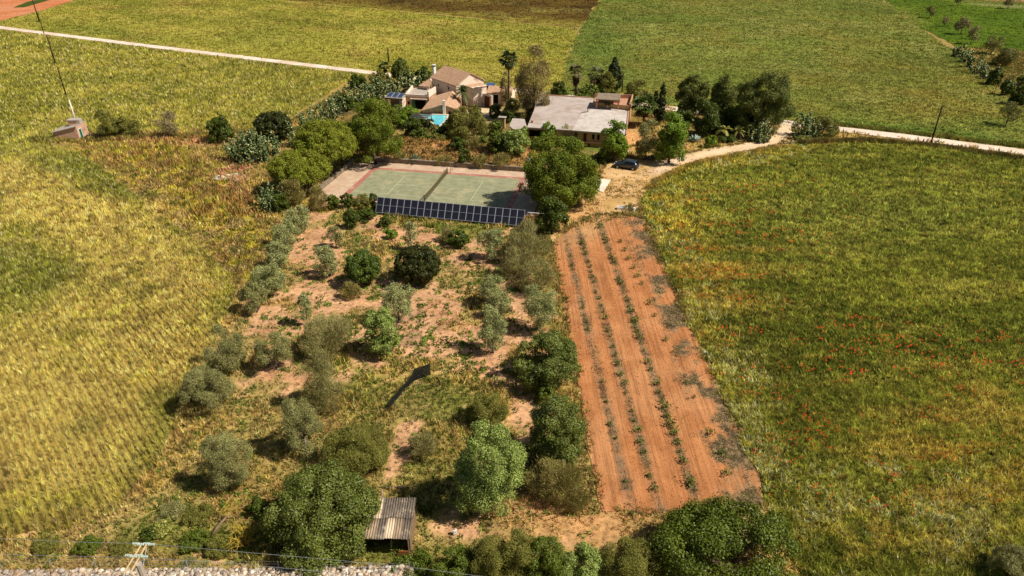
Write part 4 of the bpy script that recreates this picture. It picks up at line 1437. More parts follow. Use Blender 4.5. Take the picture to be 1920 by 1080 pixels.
# ---- garden between court and houses
shrub('shrub', 'shrub', 'lime', (750, 199, 786, 226), 'bright green shrub below the solar lean-to')
shrub('shrub', 'shrub', 'hedge', (762, 214, 797, 238), 'green shrub left of the swimming pool')
shrub('shrub', 'shrub', 'dark_bush', (798, 223, 815, 238), 'small dark shrub on the near edge of the swimming pool')
shrub('shrub', 'shrub', 'dark_bush', (754, 222, 792, 258), 'dark shrub left of the pergola')
shrub('shrub', 'shrub', 'hedge', (780, 240, 806, 266), 'green shrub in front of the pergola')
shrub('shrub', 'shrub', 'hedge', (834, 214, 862, 244), 'yellowish green shrub right of the swimming pool')
tree('broadleaf_tree', 'tree', 'dull_scrub', (836, 206, 916, 264), 'wide grey green garden tree right of the pool', .3)
shrub('shrub', 'shrub', 'hedge', (914, 224, 944, 252), 'green shrub by the small stone chimney')
shrub('shrub', 'shrub', 'hedge', (912, 246, 952, 284), 'leafy shrub at the top of the bank, centre of the garden')
tree('broadleaf_tree', 'tree', 'grey_green', (940, 240, 994, 288), 'silvery green bushy tree below the left end of the flat house', .2)
shrub('creeper', 'climbing plant', 'lime', (974, 234, 991, 270), 'yellow green creeper column at the left porch of the flat house', conical=.3)
shrub('shrub', 'shrub', 'lime', (1012, 230, 1047, 270), 'rounded green shrub against the front of the flat house')
shrub('shrub', 'shrub', 'olive', (1048, 236, 1074, 268), 'small grey shrub against the front of the flat house')
shrub('shrub', 'shrub', 'dark_bush', (1114, 279, 1147, 306), 'dark bush left of the car')
shrub('shrub', 'shrub', 'dark_bush', (858, 279, 883, 309), 'dark bush on the bank opposite the net')
shrub('shrub', 'shrub', 'dark_bush', (842, 258, 874, 282), 'dark bush on top of the bank above the net')
agave((758, 272, 794, 304), 'wide dark spiky agave on the left of the bank', (86, 98, 64), 60, width=.05)
agave((980, 284, 1002, 304), 'pale blue agave at the right end of the bank', (150, 166, 160), 22)
shrub('shrub', 'shrub', 'dull_scrub', (800, 250, 846, 272), 'low dusty shrub on top of the bank, centre')
palm((814, 262), (802, 228, 826, 252), 'small dry yellow palm right of the pergola', False, 20, (150, 136, 74), .3, tr=.14)
shrub('shrub', 'shrub', 'yellow_scrub', (874, 258, 904, 280), 'rusty dry bush on top of the bank')
for bb, lb in (((818, 292, 846, 310), 'dry golden bush on the bank left of the net'),
               ((884, 290, 916, 314), 'dry golden bush on the bank right of the dark bush'),
               ((922, 288, 960, 318), 'wide dry bush towards the right end of the bank'),
               ((738, 284, 762, 302), 'dry bush at the left end of the bank beside the spiky agave')):
    shrub('dry_bush', 'dry bush', 'yellow_scrub', bb, lb)
for bb, kd, lb in (((804, 232, 852, 260), 'dark_bush', 'wide dark shrub just below the near tip of the swimming pool'),
                   ((736, 196, 760, 214), 'hedge', 'leafy shrub at the left foot of the solar lean-to'),
                   ((724, 206, 752, 232), 'dark_bush', 'dark shrub between the solar lean-to and the big clumpy pine'),
                   ((742, 214, 770, 240), 'lime', 'green shrub left of the pergola, above the bank'),
                   ((856, 200, 880, 222), 'dull_scrub', 'olive shrub at the foot of the date palm'),
                   ((884, 172, 902, 192), 'hedge', 'green shrub against the pale yard wall of the farmhouse'),
                   ((946, 184, 976, 212), 'dull_scrub', 'loose tree like shrub between tall fan palm and eucalyptus'),
                   ((978, 178, 1002, 214), 'dark_bush', 'dark tall shrub against the left edge of the flat roof'),
                   ((894, 254, 918, 276), 'hedge', 'green shrub at the top of the bank left of the centre'),
                   ((992, 256, 1022, 282), 'hedge', 'green shrub in front of the porch of the flat house'),
                   ((1076, 176, 1108, 192), 'hedge', 'low shrub touching the back edge of the flat roof'),
                   ((894, 232, 916, 252), 'dull_scrub', 'loose olive shrub right of the wide grey green garden tree'),
                   ((930, 258, 956, 284), 'dark_bush', 'dark shrub at the foot of the silvery green bushy tree'),
                   ((876, 196, 902, 216), 'dull_scrub', 'dusty shrub right of the date palm'),
                   ((916, 196, 940, 220), 'dark_bush', 'dark shrub in front of the small tiled outbuilding'),
                   ((938, 206, 968, 228), 'dark_bush', 'black green shrub at the foot of the tall fan palm'),
                   ((972, 212, 990, 226), 'yellow_scrub', 'dry golden palm like bush beside the annex roof'),
                   ((700, 236, 740, 262), 'hedge', 'green shrub between big clumpy pine and pergola'),
                   ((1052, 254, 1088, 276), 'lime', 'bright shrub against the house wall behind the biggest pine'),
                   ((1146, 262, 1172, 290), 'hedge', 'leafy shrub beside the concrete steps'),
                   ((1238, 262, 1272, 296), 'dark_bush', 'dark undergrowth at the foot of the tree above the yard'),
                   ((1392, 216, 1430, 248), 'dark_bush', 'dark undergrowth at the foot of the widest grove pine'),
                   ((1326, 214, 1360, 246), 'dark_bush', 'dark undergrowth behind the left small yellow palm')):
    shrub('shrub', 'shrub', kd, bb, lb)
# ---- scrub in front of the court
shrub('shrub', 'shrub', 'hedge', (611, 364, 639, 392), 'light green bush in the scrub at the near left corner of the court')
shrub('shrub', 'shrub', 'dark_bush', (636, 361, 664, 388), 'dark bush in the scrub at the near left edge of the court')
shrub('shrub', 'shrub', 'dull_scrub', (660, 364, 694, 398), 'sprawling pale green bush in the scrub left of the solar panels')
shrub('shrub', 'shrub', 'dark_bush', (689, 362, 710, 392), 'upright dark bush touching the left end of the solar panels')
shrub('shrub', 'shrub', 'dark_bush', (642, 391, 674, 427), 'round dark bush below the court scrub, nearest the bare earth')
shrub('shrub', 'shrub', 'dark_bush', (668, 391, 704, 415), 'low dark bush right of the round one below the court scrub')
shrub('shrub', 'shrub', 'dark_bush', (709, 405, 736, 425), 'small dark dome bush below the left end of the solar panels')
shrub('shrub', 'shrub', 'yellow_scrub', (576, 348, 614, 394), 'brown twiggy bush at the near left corner of the court slab')
shrub('shrub', 'shrub', 'lime', (721, 429, 746, 448), 'small bright green bush below the small dark dome')
# ---- the orchard
OG = 'olive trees of the left boundary row'
for bb, lb in (((528, 386, 581, 432), 'silvery olive, topmost of the left boundary row'),
               ((506, 412, 564, 462), 'silvery olive, second from the top of the left boundary row'),
               ((496, 446, 546, 497), 'darker olive, third from the top of the left boundary row'),
               ((467, 486, 534, 550), 'spreading olive, fourth from the top of the left boundary row'),
               ((449, 524, 502, 584), 'round grey olive beside the bulge of the wheat field'),
               ((384, 616, 459, 695), 'dark grey olive at the wheat edge, upper of a close pair'),
               ((337, 682, 433, 770), 'wide grey olive at the wheat edge, lower of a close pair')):
    tree('olive_tree', 'olive tree', 'grey_olive' if bb[1] > 500 else 'olive', bb, lb, .25, OG, bark=M_BARKG)
tree('olive_tree', 'olive tree', 'grey_olive', (477, 618, 546, 688), 'open headed olive with a gap in its crown, above a patch of bare earth', .6, bark=M_BARKG)
tree('olive_tree', 'olive tree', 'grey_olive', (524, 746, 606, 846), 'tall narrow grey olive above the big fig like tree', .5, bark=M_BARKG)
tree('olive_tree', 'olive tree', 'grey_olive', (382, 806, 470, 906), 'rounded grey olive nearest the wheat corner, lowest on the left', .6, bark=M_BARKG)
tree('olive_tree', 'olive tree', 'olive', (586, 458, 634, 516), 'young two stemmed olive left of the round citrus', .4, stems=2, bark=M_BARKG)
tree('olive_tree', 'olive tree', 'grey_olive', (612, 424, 642, 460), 'little grey olive above the young two stemmed one', .3, bark=M_BARKG)
tree('olive_tree', 'olive tree', 'olive', (712, 529, 777, 596), 'pale olive below the darkest round tree, upper of two', .8, bark=M_BARKG)
tree('olive_tree', 'olive tree', 'grey_green', (680, 579, 749, 662), 'dense silvery tree below the pale olive, lower of two', .5)
tree('olive_tree', 'olive tree', 'olive', (558, 547, 584, 600), 'thin sapling olive alone on the bare earth, left of centre', .7, bark=M_BARKG)
tree('olive_tree', 'olive tree', 'olive', (756, 414, 782, 458), 'thin sapling just below the solar panels', .8, bark=M_BARKG)
tree('olive_tree', 'olive tree', 'olive', (894, 428, 946, 484), 'loose olive below the right end of the solar panels', .4, bark=M_BARKG)
tree('olive_tree', 'olive tree', 'olive', (895, 514, 950, 566), 'olive at the back of the group of three near the vineyard', .6, bark=M_BARKG)
tree('olive_tree', 'olive tree', 'olive', (912, 545, 964, 592), 'olive in the middle of the overlapping group near the vineyard', .5, bark=M_BARKG)
tree('olive_tree', 'olive tree', 'olive', (977, 530, 1046, 608), 'largest upright olive closest to the vineyard edge', 1.0, bark=M_BARKG)
tree('olive_tree', 'olive tree', 'olive', (894, 580, 953, 652), 'neat round olive on a visible trunk, in front of the overlapping group', .8, bark=M_BARKG)
tree('citrus_tree', 'citrus tree', 'citrus', (645, 467, 714, 534), 'round mid green citrus tree left of the darkest round tree', .15)
tree('evergreen_tree', 'tree', 'dark_round', (737, 456, 827, 534), 'darkest and smoothest round tree, a near black dome in the orchard', .1)
shrub('dry_bush', 'dry bush', 'yellow_scrub', (634, 527, 678, 562), 'leafless brownish bush below the round citrus')
shrub('shrub', 'shrub', 'dark_bush', (838, 430, 880, 464), 'green bush on the plot below the middle of the solar panels')
shrub('dry_bush', 'dry bush', 'scrub', (822, 424, 850, 452), 'dry twiggy bush leaning on the green one below the solar panels')
SG = 'thin dry tamarisk bushes'
for bb, lb in (((560, 590, 668, 672), 'wide thin tamarisk like bush left of the dense silvery tree'),
               ((564, 656, 642, 772), 'tall thin tamarisk like bush above the tall narrow olive'),
               ((944, 420, 1032, 494), 'brown wispy thicket below the right end of the panels'),
               ((938, 462, 1004, 524), 'dark wispy bush at the left foot of the brown thicket'),
               ((972, 486, 1038, 550), 'olive brown wispy bush at the vineyard edge under the brown thicket')):
    shrub('tamarisk_bush', 'bush', 'scrub', bb, lb, SG)
tree('broadleaf_tree', 'tree', 'carob', (956, 618, 1096, 728), 'wide dark carob like tree touching the vineyard edge, upper of two', .2)
tree('broadleaf_tree', 'tree', 'carob', (988, 738, 1099, 862), 'dense dark tree touching the vineyard edge, lower of two', .2)
shrub('shrub', 'shrub', 'hedge', (1004, 722, 1044, 758), 'small bright bush between the two dark trees at the vineyard edge')
tree('broadleaf_tree', 'tree', 'grey_green', (853, 798, 988, 962), 'tall rounded pale green tree right of the corrugated shed', .4)
shrub('shrub', 'shrub', 'dull_scrub', (872, 734, 954, 802), 'dull loose bush above the tall pale green tree')
shrub('shrub', 'shrub', 'yellow_scrub', (984, 850, 1112, 954), 'yellow flowering broom bush beside the lower left vineyard edge')
shrub('dry_bush', 'dry bush', 'scrub', (764, 806, 822, 862), 'dry brown bush right of the earth footpath')
tree('fig_tree', 'tree', 'carob', (484, 862, 704, 1052), 'biggest broad leaved green tree beside the corrugated shed', .2)
shrub('shrub', 'shrub', 'dull_scrub', (608, 786, 732, 892), 'wide dull green thicket behind the biggest green tree')
shrub('shrub', 'shrub', 'dark_bush', (464, 930, 502, 968), 'small dark bush at the left side of the biggest green tree')
shrub('shrub', 'shrub', 'flower', (280, 972, 328, 1006), 'pale flowering bush above the power pole')
shrub('shrub', 'shrub', 'dark_bush', (262, 984, 298, 1014), 'dark bush beside the pale flowering one above the power pole')
for bb, kd, lb in (((292, 942, 346, 976), 'grey_olive', 'low grey weedy bush at the lower left of the plot, farthest left of a line'),
                   ((344, 946, 400, 980), 'dull_scrub', 'low grey green bush above the fallen trunk'),
                   ((336, 990, 392, 1034), 'hedge', 'low green bush right of the power pole'),
                   ((384, 1000, 440, 1046), 'dull_scrub', 'low dull green bush below the fallen trunk'),
                   ((206, 1010, 250, 1040), 'dull_scrub', 'low dull bush left of the power pole head'),
                   ((60, 1006, 112, 1034), 'dull_scrub', 'brownish low bush behind the wall, far left')):
    shrub('shrub', 'shrub', kd, bb, lb)
shrub('shrub', 'shrub', 'hedge', (138, 1008, 190, 1038), 'small leafy bush behind the stone wall, left of the pole')
shrub('shrub', 'shrub', 'grey_olive', (322, 1050, 388, 1090), 'scrubby bush growing over the stone wall right of the pole')
# ---- hedge along the bottom
BG = 'bushes along the bottom boundary'
for bb, kd, lb in (((716, 1040, 840, 1116), 'hedge', 'green bush at the left end of the bottom hedge, beside the shed'),
                   ((806, 1020, 906, 1116), 'hedge', 'light green bush of the bottom hedge, second from the left'),
                   ((876, 1012, 966, 1116), 'dull_scrub', 'olive brown bush of the bottom hedge, third from the left'),
                   ((930, 1004, 1016, 1114), 'dull_scrub', 'taller olive brown bush of the bottom hedge, fourth from the left'),
                   ((980, 1010, 1062, 1116), 'hedge', 'bluish green bush in the middle of the bottom hedge'),
                   ((1040, 1024, 1142, 1120), 'grey_green', 'greyish silvery dome bush of the bottom hedge'),
                   ((1122, 1008, 1242, 1120), 'dull_scrub', 'brownish green bush of the bottom hedge beside the big shady tree')):
    shrub('shrub', 'shrub', kd, bb, lb, BG)
tree('evergreen_tree', 'tree', 'hedge', (1224, 934, 1524, 1150), 'largest spreading tree, cut by the lower frame under the vineyard', .6)
shrub('shrub', 'shrub', 'grey_olive', (1856, 1020, 1940, 1096), 'grey bush in the lower right corner')
# ---- top right
AG = 'bare almond trees top right'
for bb, kd, lb in (((1876, 191, 1913, 226), 'green_almond', 'almond tree standing alone in the green field near the right frame edge'),
                   ((1876, 90, 1911, 116), 'green_almond', 'almond tree in the rough ground behind the cactus row'),
                   ((1847, 68, 1881, 94), 'green_almond', 'almond tree with dark trunk in the lush field, just above the cactus row'),
                   ((1815, 49, 1837, 76), 'almond', 'greyish pink almond in the lush field, lower of the close pair'),
                   ((1792, 33, 1822, 58), 'almond', 'greyish pink almond in the lush field, upper of the close pair'),
                   ((1767, 31, 1780, 44), 'almond', 'tiny grey almond stump tree left of the close pair'),
                   ((1737, 11, 1755, 28), 'green_almond', 'small bushy almond highest on the left of the lush field'),
                   ((1792, -10, 1808, 6), 'almond', 'almond at the top frame edge left of the pale path'),
                   ((1884, -7, 1903, 11), 'almond', 'almond at the top frame edge on the pale path')):
    tree('almond_tree', 'almond tree', kd, bb, lb, 1.0, AG, bark=M_BARK)
CG = 'prickly pears of the row top right'
for bb, lb in (((1787, 86, 1806, 106), 'prickly pear at the upper end of the right hand cactus row'),
               ((1799, 95, 1819, 116), 'prickly pear second from the upper end of the right hand cactus row'),
               ((1812, 105, 1833, 126), 'prickly pear third from the upper end of the right hand cactus row'),
               ((1825, 116, 1846, 137), 'prickly pear fourth from the upper end of the right hand cactus row'),
               ((1838, 126, 1858, 146), 'prickly pear at the lower end of the right hand cactus row')):
    cactus(bb, lb, CG)
shrub('shrub', 'shrub', 'dark_bush', (1853, 127, 1880, 158), 'dark shrub directly below the right hand cactus row')
shrub('shrub', 'shrub', 'dark_bush', (1876, 149, 1902, 178), 'dark shrub in the middle of the right hand hedge line')
shrub('shrub', 'shrub', 'dark_bush', (1896, 160, 1928, 196), 'dark shrub at the right frame edge end of the hedge line')
shrub('dry_bush', 'dry bush', 'yellow_scrub', (1862, 103, 1898, 122), 'purplish brown dry bush behind the right hand cactus row')
shrub('shrub', 'shrub', 'hedge', (1908, 140, 1935, 160), 'green shrub at the right frame edge behind the hedge line')

# ---- grape vines: one model per size, copied down the rows
def vine_mesh(seed, sz):
    rng = np.random.default_rng(seed)
    n = 70
    P = rng.normal(0, 1, (n, 3)) * np.array([.2, .26, .16]) * sz + np.array([0, 0, .36 * sz])
    P[:, 2] = np.maximum(P[:, 2], .05)
    Cv = np.tile(K(112, 126, 48), (n, 1)) * rng.uniform(.6, 1.3, (n, 1))
    return np_mesh('foliage', *leaves(rng, P, unit(rng.normal(0, 1, (n, 3)) + np.array([.3, 0, .6])), .16 * sz, .13 * sz, Cv))
def vine_stem(seed):
    rng = random.Random(seed)
    bm = bmesh.new()
    tube(bm, [(0, 0, -.05), (rng.uniform(-.05, .05), rng.uniform(-.05, .05), .2), (rng.uniform(-.1, .1), rng.uniform(-.1, .1), .42)], [.035, .03, .02], 5)
    me = bpy.data.meshes.new('stem'); bm.to_mesh(me); bm.free(); me.materials.append(M_BARK)
    return me
VM = [vine_mesh(300 + i, z) for i, z in enumerate((.45, .65, .88, 1.1))]
for m_ in VM: m_.materials.append(M_LEAF)
VS = [vine_stem(i) for i in range(3)]
vr = random.Random(77)
VROWS = ((((1066, 470), (1180, 935)), 1.5, (0, 1), 'first vineyard row', .55),
         (((1090, 450), (1222, 900)), 1.3, (0, 1, 2), 'second vineyard row', .8),
         (((1120, 408), (1295, 905)), 1.1, (0, 1, 2, 2, 3), 'greenest third vineyard row', .74),
         (((1158, 440), (1362, 880)), 2.2, (0, 1, 2), 'sparse fourth vineyard row', .6))
for (a, b), st, szs, nm, pr in VROWS:
    A, B = G(*a), G(*b)
    L = (B - A).length
    t = 0
    VP = []
    while t < L:
        t += st * vr.uniform(.85, 1.15)
        if vr.random() > pr: continue
        VP.append(t)
    for q_, t in enumerate(VP):
        i_ = len(VP) - q_
        od = '%d%s' % (i_, 'th' if 10 <= i_ % 100 <= 20 else {1: 'st', 2: 'nd', 3: 'rd'}.get(i_ % 10, 'th'))
        p = A.lerp(B, t / L) + Vector((vr.uniform(-.12, .12), 0, 0))
        dk = p.y > 75
        rz = vr.uniform(0, 6.28)
        k = vr.choice(szs)
        root = thing('grape_vine', 'small grapevine, ' + od + ' from the lower end of the ' + nm, 'grapevine', (p.x, p.y, 0.02), rz, 'vines of the ' + nm)
        o = bpy.data.objects.new('foliage', VM[k]); COL.objects.link(o); o.parent = root
        o = bpy.data.objects.new('stem', VS[vr.randrange(3)]); COL.objects.link(o); o.parent = root

# ================================================================== BUILDINGS AND OBJECTS
M_STUCCO = mat_noise('pink_stucco', K(248, 228, 206), K(236, 210, 184), 1.2, .9, .1, .3, .02, c3=K(190, 156, 132), scale2=.5)
M_STONEW = mat_noise('sandstone_wall', K(206, 170, 130), K(166, 132, 98), 2.6, .95, .1, .6, .04)
M_TANW = mat_noise('tan_render', K(206, 166, 112), K(182, 142, 92), 1.5, .9, .1, .3, .02)
M_TERRA = mat_noise('terracotta_render', K(206, 158, 126), K(176, 124, 98), 3, .9, .1, .4, .02)
M_PUMPW = mat_noise('pump_house_render', K(222, 178, 148), K(202, 156, 128), 1.1, .95, .1, .3, .02, c3=K(178, 138, 112), scale2=.6)
M_ROOFC = mat_noise('flat_roof_coating', K(198, 182, 170), K(172, 154, 142), .55, .95, .1, .3, .02, c3=K(168, 148, 132), scale2=.22)
M_ROOFW = mat_noise('washed_roof_coating', K(216, 204, 192), K(188, 174, 160), 1.1, .95, .1, .3, .02, c3=K(180, 164, 150), scale2=.5)
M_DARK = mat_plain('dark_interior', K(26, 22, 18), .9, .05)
M_GREEND = mat_plain('green_paint', K(40, 108, 70), .5, .3)
M_BROWND = mat_plain('brown_shutter', K(96, 56, 40), .6, .2)
M_WHITE = mat_plain('white_paint', K(236, 232, 226), .6, .3)
M_CONC = mat_noise('concrete', K(196, 182, 166), K(160, 146, 130), 2.2, .95, .1, .4, .02)
M_CONCL = mat_noise('pale_concrete', K(244, 230, 208), K(226, 208, 184), 1.5, .9, .15, .2, .01)
M_GREYW = mat_noise('weathered_court_wall', K(160, 142, 118), K(112, 98, 82), 1.8, .95, .1, .6, .03)
M_WOODP = mat_noise('pole_wood', K(70, 52, 42), K(46, 34, 28), 6, .9, .1, .3, .01)
M_STEEL = mat_noise('galvanised_steel', K(186, 186, 182), K(150, 152, 150), 8, .5, .5, .1, .01, metal=.4)
M_ALU = mat_plain('aluminium_frame', K(166, 168, 174), .4, .5)
M_CELL = mat_noise('solar_cells', K(34, 34, 44), K(44, 42, 52), 2.0, .3, .35, 0)
M_CELLB = mat_noise('blue_solar_cells', K(68, 80, 102), K(56, 66, 88), 2.0, .2, .5, 0)
M_NET = mat_noise('shade_net', K(30, 30, 30), K(44, 44, 42), 4, .9, .1, .5, .04)
_n = M_NET.node_tree
_t = _n.nodes.new('ShaderNodeBsdfTransparent'); _x = _n.nodes.new('ShaderNodeMixShader')
_x.inputs[0].default_value = .28                      # open weave lets a little through
_n.links.new(_n.nodes['Principled BSDF'].outputs[0], _x.inputs[1]); _n.links.new(_t.outputs[0], _x.inputs[2])
_n.links.new(_x.outputs[0], _n.nodes['Material Output'].inputs[0])
M_CAR = mat_noise('dark_car_paint', K(48, 56, 60), K(54, 62, 66), 3, .25, .6, 0)
M_GLASSD = mat_plain('tinted_glass', K(18, 22, 26), .08, .6)
M_TYRE = mat_plain('tyre_rubber', K(26, 26, 26), .9, .1)
M_LAMP = mat_plain('lamp_lens', K(226, 226, 220), .15, .6)
M_RED = mat_plain('red_lens', K(140, 30, 24), .2, .5)
M_BLUE = mat_plain('blue_tarp', K(60, 92, 140), .6, .3)
M_TRUNKW = mat_noise('bleached_wood', K(168, 140, 108), K(110, 86, 62), 5, .9, .1, .5, .02)
M_YELB = mat_noise('yellow_lichen_branch', K(196, 168, 62), K(150, 120, 50), 6, .9, .1, .4, .01)


def roof_tiles(name):
    m, n, l, b = _base(name)
    f = noise_val(n, l, 2.2, 5, .7)
    c = ramp(n, l, f, [(0.3, tuple(K(170, 134, 104))), (0.5, tuple(K(206, 164, 130))), (0.72, tuple(K(230, 194, 158)))])
    tc = n.new('ShaderNodeTexCoord')
    wv = n.new('ShaderNodeTexWave')
    wv.bands_direction = 'X'
    wv.inputs['Scale'].default_value = 2.0
    wv.inputs['Distortion'].default_value = .6
    wv.inputs['Detail'].default_value = 2
    l.new(tc.outputs['Object'], wv.inputs['Vector'])
    c2 = ramp(n, l, wv.outputs['Fac'], [(0.1, (.74, .7, .68)), (0.5, (1.04, 1.03, 1.02))])
    l.new(mul(n, l, c, c2), b.inputs['Base Color'])
    b.inputs['Roughness'].default_value = .9
    b.inputs['Specular IOR Level'].default_value = .1
    bump(n, l, b, wv.outputs['Fac'], .7, .05)
    return m


M_TILE = roof_tiles('clay_roof_tiles')


def child(name, mat, root, f, smooth=False, bevel=0.0):
    bm = bmesh.new()
    f(bm)
    return bm_obj(name, bm, mat, root, smooth, bevel)


def cbox(name, mat, root, x0, x1, y0, y1, z0, z1, bevel=0.0, M=None):
    return child(name, mat, root, lambda bm: box(bm, x0, x1, y0, y1, z0, z1, M), bevel=bevel)


def frame_of(o):
    return Matrix.Translation(o.location) @ Matrix.Rotation(o.rotation_euler.z, 4, 'Z')


# ------------------------------------------------ tennis court
tc_ = thing('tennis_court', None, None, (CO.x, CO.y, 0), CA)
tc_['kind'] = 'structure'
COURT_COL = dict(c1=K(166, 166, 124), c2=K(148, 150, 110))
M_COURT = mat_noise('worn_green_court', K(160, 156, 122), K(130, 132, 100), .9, .95, .1, .2, .01, c3=K(172, 162, 124), scale2=.3)
M_BAND = mat_noise('faded_red_band', K(182, 124, 106), K(164, 104, 90), 1.2, .95, .1, .2, .01, c3=K(206, 166, 138), scale2=.45)
M_SLABC = mat_noise('pinkish_court_concrete', K(214, 186, 156), K(184, 154, 126), .9, .95, .1, .2, .01, c3=K(190, 152, 124), scale2=.3)
M_LINE = mat_noise('worn_white_line', K(206, 200, 164), K(178, 178, 140), 1.4, .9, .1, 0)
cbox('court_slab', M_SLABC, tc_, -16.8, 16.3, -8.2, 9.4, -.3, .05)
def band(bm):
    for a in ((-12.9, 12.9, 6.0, 6.85), (-12.9, 12.9, -7.05, -6.2), (-12.9, -12.0, -6.2, 6.0), (12.0, 12.9, -6.2, 6.0)):
        vs = [bm.verts.new(p) for p in ((a[0], a[2], .055), (a[1], a[2], .055), (a[1], a[3], .055), (a[0], a[3], .055))]
        bm.faces.new(vs)
child('border_band', M_BAND, tc_, band)
def flat(x0, x1, y0, y1, z):
    def f(bm):
        bm.faces.new([bm.verts.new(p) for p in ((x0, y0, z), (x1, y0, z), (x1, y1, z), (x0, y1, z))])
    return f
child('playing_surface', M_COURT, tc_, flat(-12.0, 12.0, -6.2, 6.0, .055))
for a in ((-6.47, -6.38, -4.1, 4.1), (6.38, 6.47, -4.1, 4.1), (-6.4, 6.4, -.045, .045), (-11.9, 11.9, 4.07, 4.14), (-11.9, 11.9, -4.14, -4.07)):
    child('court_line', M_LINE, tc_, flat(*a, .062 if a[1] - a[0] < 1 else .059))

net = thing('tennis_net', 'sagging brown tennis net across the green court', 'tennis net', (CO.x, CO.y, .06), CA)
for v in (-6.1, 6.1):
    child('post', M_WOODP, net, lambda bm: tube(bm, [(0, v, 0), (0, v, 1.12)], .06, 8))
M_NETM = mat_plain('net_cord', K(96, 84, 56), .9, .1)
def netf(bm):
    top = lambda v: .9 + .14 * (v / 6.1) ** 2
    for i in range(82):
        v = -6.05 + i * 12.1 / 81
        box(bm, -.012, .012, v - .012, v + .012, .05, top(v))
    for z in np.arange(.08, .88, .13):
        box(bm, -.010, .010, -6.05, 6.05, z - .011, z + .011)
child('mesh', M_NETM, net, netf)
def tapef(bm):
    for i in range(16):
        v0 = -6.05 + i * 12.1 / 16; v1 = v0 + 12.1 / 16
        top = lambda v: .9 + .14 * (v / 6.1) ** 2
        a = [bm.verts.new(p) for p in ((-.025, v0, top(v0)), (-.025, v1, top(v1)), (-.025, v1, top(v1) + .07), (-.025, v0, top(v0) + .07))]
        b = [bm.verts.new((.025, p.co.y, p.co.z)) for p in a]
        bm.faces.new(a); bm.faces.new(b[::-1])
        for k in range(4): bm.faces.new((a[k], b[k], b[(k + 1) % 4], a[(k + 1) % 4]))
child('tape', mat_plain('net_tape', K(176, 160, 112), .9, .1), net, tapef)
# umpire frame at the far post
uf = thing('post_frame', 'thin wooden frame standing behind the far net post', 'frame', Matrix.Translation((CO.x, CO.y, .06)) @ Matrix.Rotation(CA, 4, 'Z') @ Vector((.3, 7.4, 0)), CA)
for v in (-.5, .5):
    child('leg', M_TRUNKW, uf, lambda bm: tube(bm, [(0, v, 0), (0, v, 1.5)], .04, 6))
child('crossbar', M_TRUNKW, uf, lambda bm: box(bm, -.03, .03, -.5, .5, 1.42, 1.5))

wl = thing('retaining_wall', 'long low grey wall behind the far side of the tennis court', 'wall', (CO.x, CO.y, 0), CA)
child('wall_base', M_GREYW, wl, lambda bm: box(bm, -17.2, 12.2, 9.42, 9.8, -.2, .72), bevel=.03)
def copef(bm):
    r = random.Random(3)
    u = -17.25
    while u < 12.2:
        w = r.uniform(.9, 1.6)
        dz = r.uniform(-.02, .03)
        box(bm, u, min(u + w - .02, 12.25), 9.36, 9.86, .723, .84 + dz)
        u += w
child('coping', M_GREYW, wl, copef)
wl2 = thing('retaining_wall', 'short stepped grey wall at the left end of the tennis court', 'wall', (CO.x, CO.y, 0), CA)
def w2(bm):
    r = random.Random(4)
    for i in range(7):
        box(bm, -17.3, -16.85, -5 + i * 2.0, -5 + i * 2.0 + 1.96, -.2, .66 + r.uniform(-.1, .1))
child('wall_base', M_GREYW, wl2, w2)

# post and rail at the right end of the court
rl = thing('court_rail', 'white horizontal rail on two posts at the right end of the solar panels', 'rail', (CO.x, CO.y, 0), CA)
child('rail', M_WHITE, rl, lambda bm: box(bm, 15.8, 18.3, -8.75, -8.62, .75, .85))
for u in (15.95, 18.1):
    child('post', M_CONC, rl, lambda bm: box(bm, u - .06, u + .06, -8.74, -8.63, -.1, .748))
pt = thing('fence_post', 'thin grey post at the right end of the tennis court', 'post', G(1014, 376), 0)
child('pole', M_STEEL, pt, lambda bm: tube(bm, [(0, 0, 0), (0, 0, 1.6)], .045, 8))
child('cap', M_STEEL, pt, lambda bm: box(bm, -.07, .07, -.07, .07, 1.6, 1.64))

